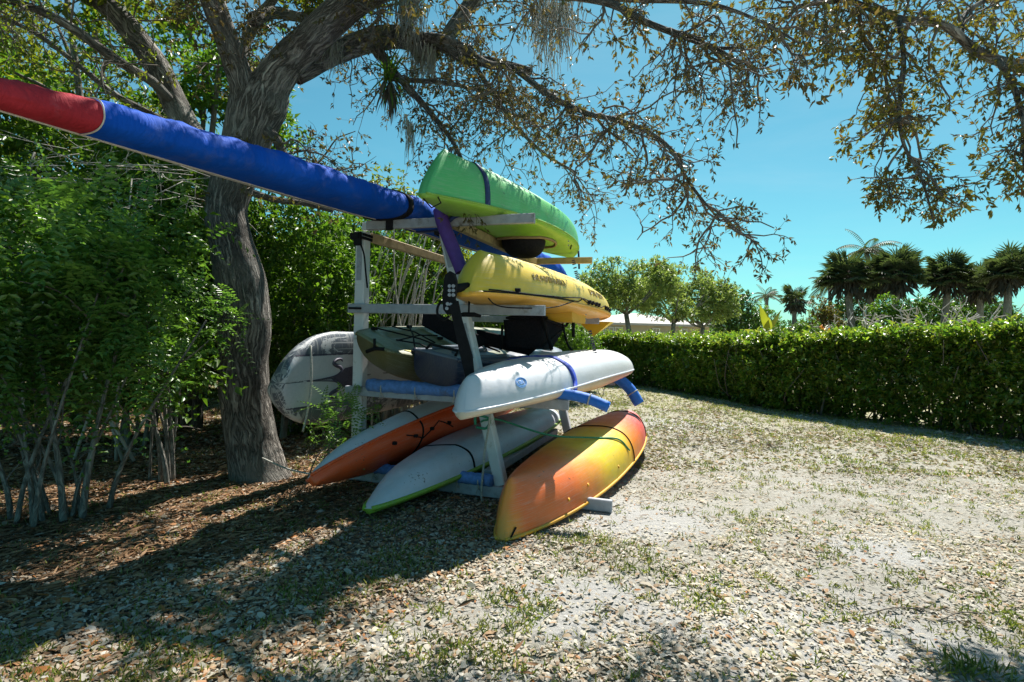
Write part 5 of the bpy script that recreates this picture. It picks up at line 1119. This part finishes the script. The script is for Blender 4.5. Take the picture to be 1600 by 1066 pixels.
# houses
M['stucco'] = plain('cream_stucco', (.52, .45, .33), .9, .08, 3); M['roofm'] = plain('pale_grey_roof', (.48, .44, .42), .85, .1, 4)
M['glass'] = plain('dark_window_glass', (.02, .025, .03), .08, .2, 2); M['trim'] = plain('white_trim', (.7, .7, .68), .6, .05, 5)
def house(label, x0, x1, Y, dpt, ev, rg, wins):
    t = empty('house', label, 'house', ((x0+x1)/2, Y, 0)); xm = (x0+x1)/2
    MB().box((xm, Y+dpt/2, ev/2), (x1-x0, dpt, ev)).build('wall', M['stucco'], t)
    o = .6; y0, y1 = Y-o, Y+dpt+o; ym = (y0+y1)/2; a, b_ = x0-o, x1+o; q = (y1-y0)/2
    V = [(a, y0, ev), (b_, y0, ev), (b_, y1, ev), (a, y1, ev), (a+q, ym, rg), (b_-q, ym, rg)]
    V += [(v[0], v[1], ev-.16) for v in V[:4]]
    MB().add(V, [(0, 1, 5, 4), (1, 2, 5), (2, 3, 4, 5), (3, 0, 4), (6, 7, 1, 0), (7, 8, 2, 1), (8, 9, 3, 2), (9, 6, 0, 3), (9, 8, 7, 6)]).build('roof', M['roofm'], t)
    for (w0, w1, z0, z1) in wins:
        xm = (w0+w1)/2; f = MB(); zc = (z0+z1)/2
        for (cx, cz, sx_, sz_) in ((xm, z0, w1-w0+.1, .08), (xm, z1, w1-w0+.1, .08), (w0, zc, .08, z1-z0-.08), (w1, zc, .08, z1-z0-.08), (xm, zc, .05, z1-z0-.08)): f.box((cx, Y-.04, cz), (sx_, .1, sz_))
        fr = f.build('window', M['trim'], t); MB().box((xm, Y-.012, zc), (w1-w0-.08, .03, z1-z0-.08)).build('pane', M['glass'], fr)
xh = lambda px, Y: at(px, 520, Y)[0]
YH = 42.
house('low cream house with pale hipped roof behind the three small trees', xh(905, YH), xh(1108, YH), YH, 9, 2.55, 3.5,
      [(xh(a_, YH), xh(b_, YH), .9, 2.2) for a_, b_ in ((934, 943), (946, 958), (961, 972), (1020, 1030), (1064, 1073))])
house('pale house glimpsed at the right edge behind the last palm', xh(1575, 46), xh(1720, 46), 46, 9, 2.3, 3.4, [(xh(1590, 46), xh(1600, 46), .9, 1.9)])
# white garden gate / trellis, utility pole
c = at(1344, 520, 22); t = empty('trellis', 'small white garden trellis beside the leftmost tall palm trunk', 'trellis', (c[0], 22, 0))
for dx in (-.16, .16): MB().box((c[0]+dx, 22, 1.0), (.05, .05, 2.05)).build('post', M['trim'], t)
for z_ in (1.3, 1.5, 1.7, 1.9): MB().box((c[0], 22, z_), (.265, .03, .05)).build('rung', M['trim'], t)
c = at(1160, 461, 48); t = empty('utility_pole', 'thin wooden utility pole with a crossarm above the dark round shrub', 'pole', (c[0], 48, 0))
MB().tube([(c[0], 48, 0), (c[0], 48, c[2]+.1)], .12, 8).build('post', M['twig'], t, True); MB().box((c[0], 47.8, c[2]-.05), (1.2, .1, .12)).build('crossarm', M['twig'], t)

# ------------------------------------------------------------------ litter, mulch, grass
def scatter(n, x0, x1, y0, y1, dens, seed, near=None):
    r = np.random.default_rng(seed); out = []; tot = 0
    while tot < n:
        m = n*2; Yr = y0*(y1/y0)**r.random(m) if near is None else r.uniform(y0, y1, m); Xr = (r.uniform(x0, x1, m))*np.maximum(Yr, .9)
        keep = r.random(m) < dens(Xr, Yr); out.append(np.stack([Xr[keep], Yr[keep]], -1)); tot += keep.sum()
    Q = np.vstack(out)[:n]; z = gh(Q[:, 0], Q[:, 1]); return np.column_stack([Q, z])
XR0, XR1 = -1.55, 1.55
def patch(X, Y, sc, seed, th, w=.15): P = np.stack([X, Y, 0*X], -1); return sstep(snoise(P, sc, seed), th-w, th+w)
def litter(name, n, y0, y1, sz, seed, mat='litter', dens=None):
    P = scatter(n, XR0, XR1, y0, y1, dens or (lambda X, Y: np.maximum(.18+.82*patch(X, Y, 1.3, 77, -.04), .85*soil_shade_f(X, Y))*(1-.5*sand_f(X, Y))), seed); m = len(P); r = np.random.default_rng(seed+1)
    az = r.uniform(0, 6.28, m); D = np.stack([np.cos(az), np.sin(az), r.normal(0, .16, m)], -1); s = r.lognormal(-.12, .33, m)*sz
    P[:, 2] += .004+r.random(m)*.012
    if y0 < 5: return ovals(name, P, D, r.normal(size=(m, 3))*.35+[0, 0, 1], s, s*r.uniform(.30, .50, m), M[mat])
    return leaves(name, P, D, r.normal(size=(m, 3))*.35+[0, 0, 1], s, s*r.uniform(.32, .55, m), M[mat], None, 'stuff', fold=.22, curl=.18, neck=.5)
tag(litter('leaf_litter', 128000, 1.15, 6.5, .032, 201), 'fallen tan oak leaves strewn over the sand in the foreground', 'leaves')
def HBX(Y): return np.interp(Y, HB[::-1, 1][np.argsort(HB[::-1, 1])] if False else np.sort(HB[:, 1]), HB[np.argsort(HB[:, 1]), 0])
tag(litter('leaf_litter', 66000, 6.2, 17.5, .065, 203, dens=lambda X, Y: (.3+.7*patch(X, Y, .8, 78, .0))*(X < HBX(Y)+.2)), 'fallen leaves scattered over the far lawn up to the hedge', 'leaves')
tag(litter('leaf_litter', 34000, 1.15, 5.5, .038, 221, mat='brownleaf', dens=lambda X, Y: soil_shade_f(X, Y)+.02), 'brown and rust fallen leaves in the shaded left foreground', 'leaves')
P = scatter(66000, XR0, .3, 2.3, 10, lambda X, Y: mulch_f(X, Y)*(X < .4)+.003, 205); m = len(P); r = np.random.default_rng(206); az = r.normal(.5, .8, m); s = r.uniform(.04, .13, m)
P[:, 2] += .004+r.random(m)*.02
tag(leaves('bark_mulch', P, np.stack([np.cos(az), np.sin(az), r.normal(0, .14, m)], -1), r.normal(size=(m, 3))*.4+[0, 0, 1], s, s*r.uniform(.08, .22, m), M['chip'], None, 'stuff', fold=.1, curl=.05, neck=.5), 'reddish brown bark mulch under the oak and shrubs', 'mulch')
def grass(name, n, y0, y1, blades, hgt, dens, seed, wid=.006):
    C = scatter(n, XR0, XR1, y0, y1, dens, seed); r = np.random.default_rng(seed+5); m = n*blades; C = np.repeat(C, blades, 0); C[:, :2] += r.normal(size=(m, 2))*hgt*.55
    D = np.stack([r.normal(size=m)*.6, r.normal(size=m)*.6, r.uniform(.5, 1.2, m)], -1); s = hgt*r.uniform(.5, 1.3, m)
    return leaves(name, C, D, rdir(m), s, wid*r.uniform(.7, 1.4, m), M['grass'], None, 'stuff', fold=.05, curl=.35, neck=.4)
tag(grass('grass', 6600, 1.25, 6.5, 8, .042, lambda X, Y: (1-.8*sand_f(X, Y))*.12+.6*patch(X, Y, 3.2, 91, .2, .15)*(1-.6*(mulch_f(X, Y))), 211), 'sparse green grass tufts in the foreground sand', 'grass')
tag(grass('grass', 10000, 6.2, 17.5, 6, .05, lambda X, Y: (.3+.7*patch(X, Y, 1.6, 92, .1, .3))*(X < HBX(Y)+.2)*edge_f(X, Y), 213, .010), 'dry yellowish grass of the far lawn', 'grass')
tag(litter('leaf_litter', 1200, 1.15, 5.5, .046, 231, mat='brownleaf', dens=lambda X, Y: .25+.75*soil_shade_f(X, Y)), 'large curled brown leaves lying here and there in the foreground', 'leaves')
# fresh grass clump in the bottom right corner
C = gnd(1505, 1045)[None, :]+np.column_stack([rng.normal(size=130)*.09, rng.normal(size=130)*.05, np.zeros(130)])
tag(leaves('grass_clump', C, np.column_stack([rng.normal(size=130)*.7, rng.normal(size=130)*.7, rng.uniform(.5, 1.2, 130)]), rdir(130), rng.uniform(.04, .085, 130), .006, M['grass'], None, 'stuff', fold=.05, curl=.3), 'bright green grass clump in the bottom right foreground', 'grass')
# fallen sticks
for lab, p0, p1 in (('thin dead stick lying on the bare sand patch at lower right', (1350, 965), (1445, 955)), ('short dead stick lying in the tree shade at lower right', (1470, 972), (1540, 962))):
    a_, b_ = gnd(*p0), gnd(*p1); a_[2] = b_[2] = .012; st = stems([(smooth_path([a_, (a_+b_)/2+[0, .02, .012], b_], 4), .0035)], 'stick', M['twig'], None, 5); tag(st, lab, 'stick')
# ------------------------------------------------------------------ to real size
seen = set()
for o in list(bpy.data.objects):
    if o.type == 'MESH' and o.data.name not in seen:
        seen.add(o.data.name); o.data.transform(Matrix.Scale(SC, 4))
    if o.type in ('MESH', 'EMPTY'): o.location = o.location*SC
    for k in ('bx', 'by', 'bz'):
        if k in o: del o[k]
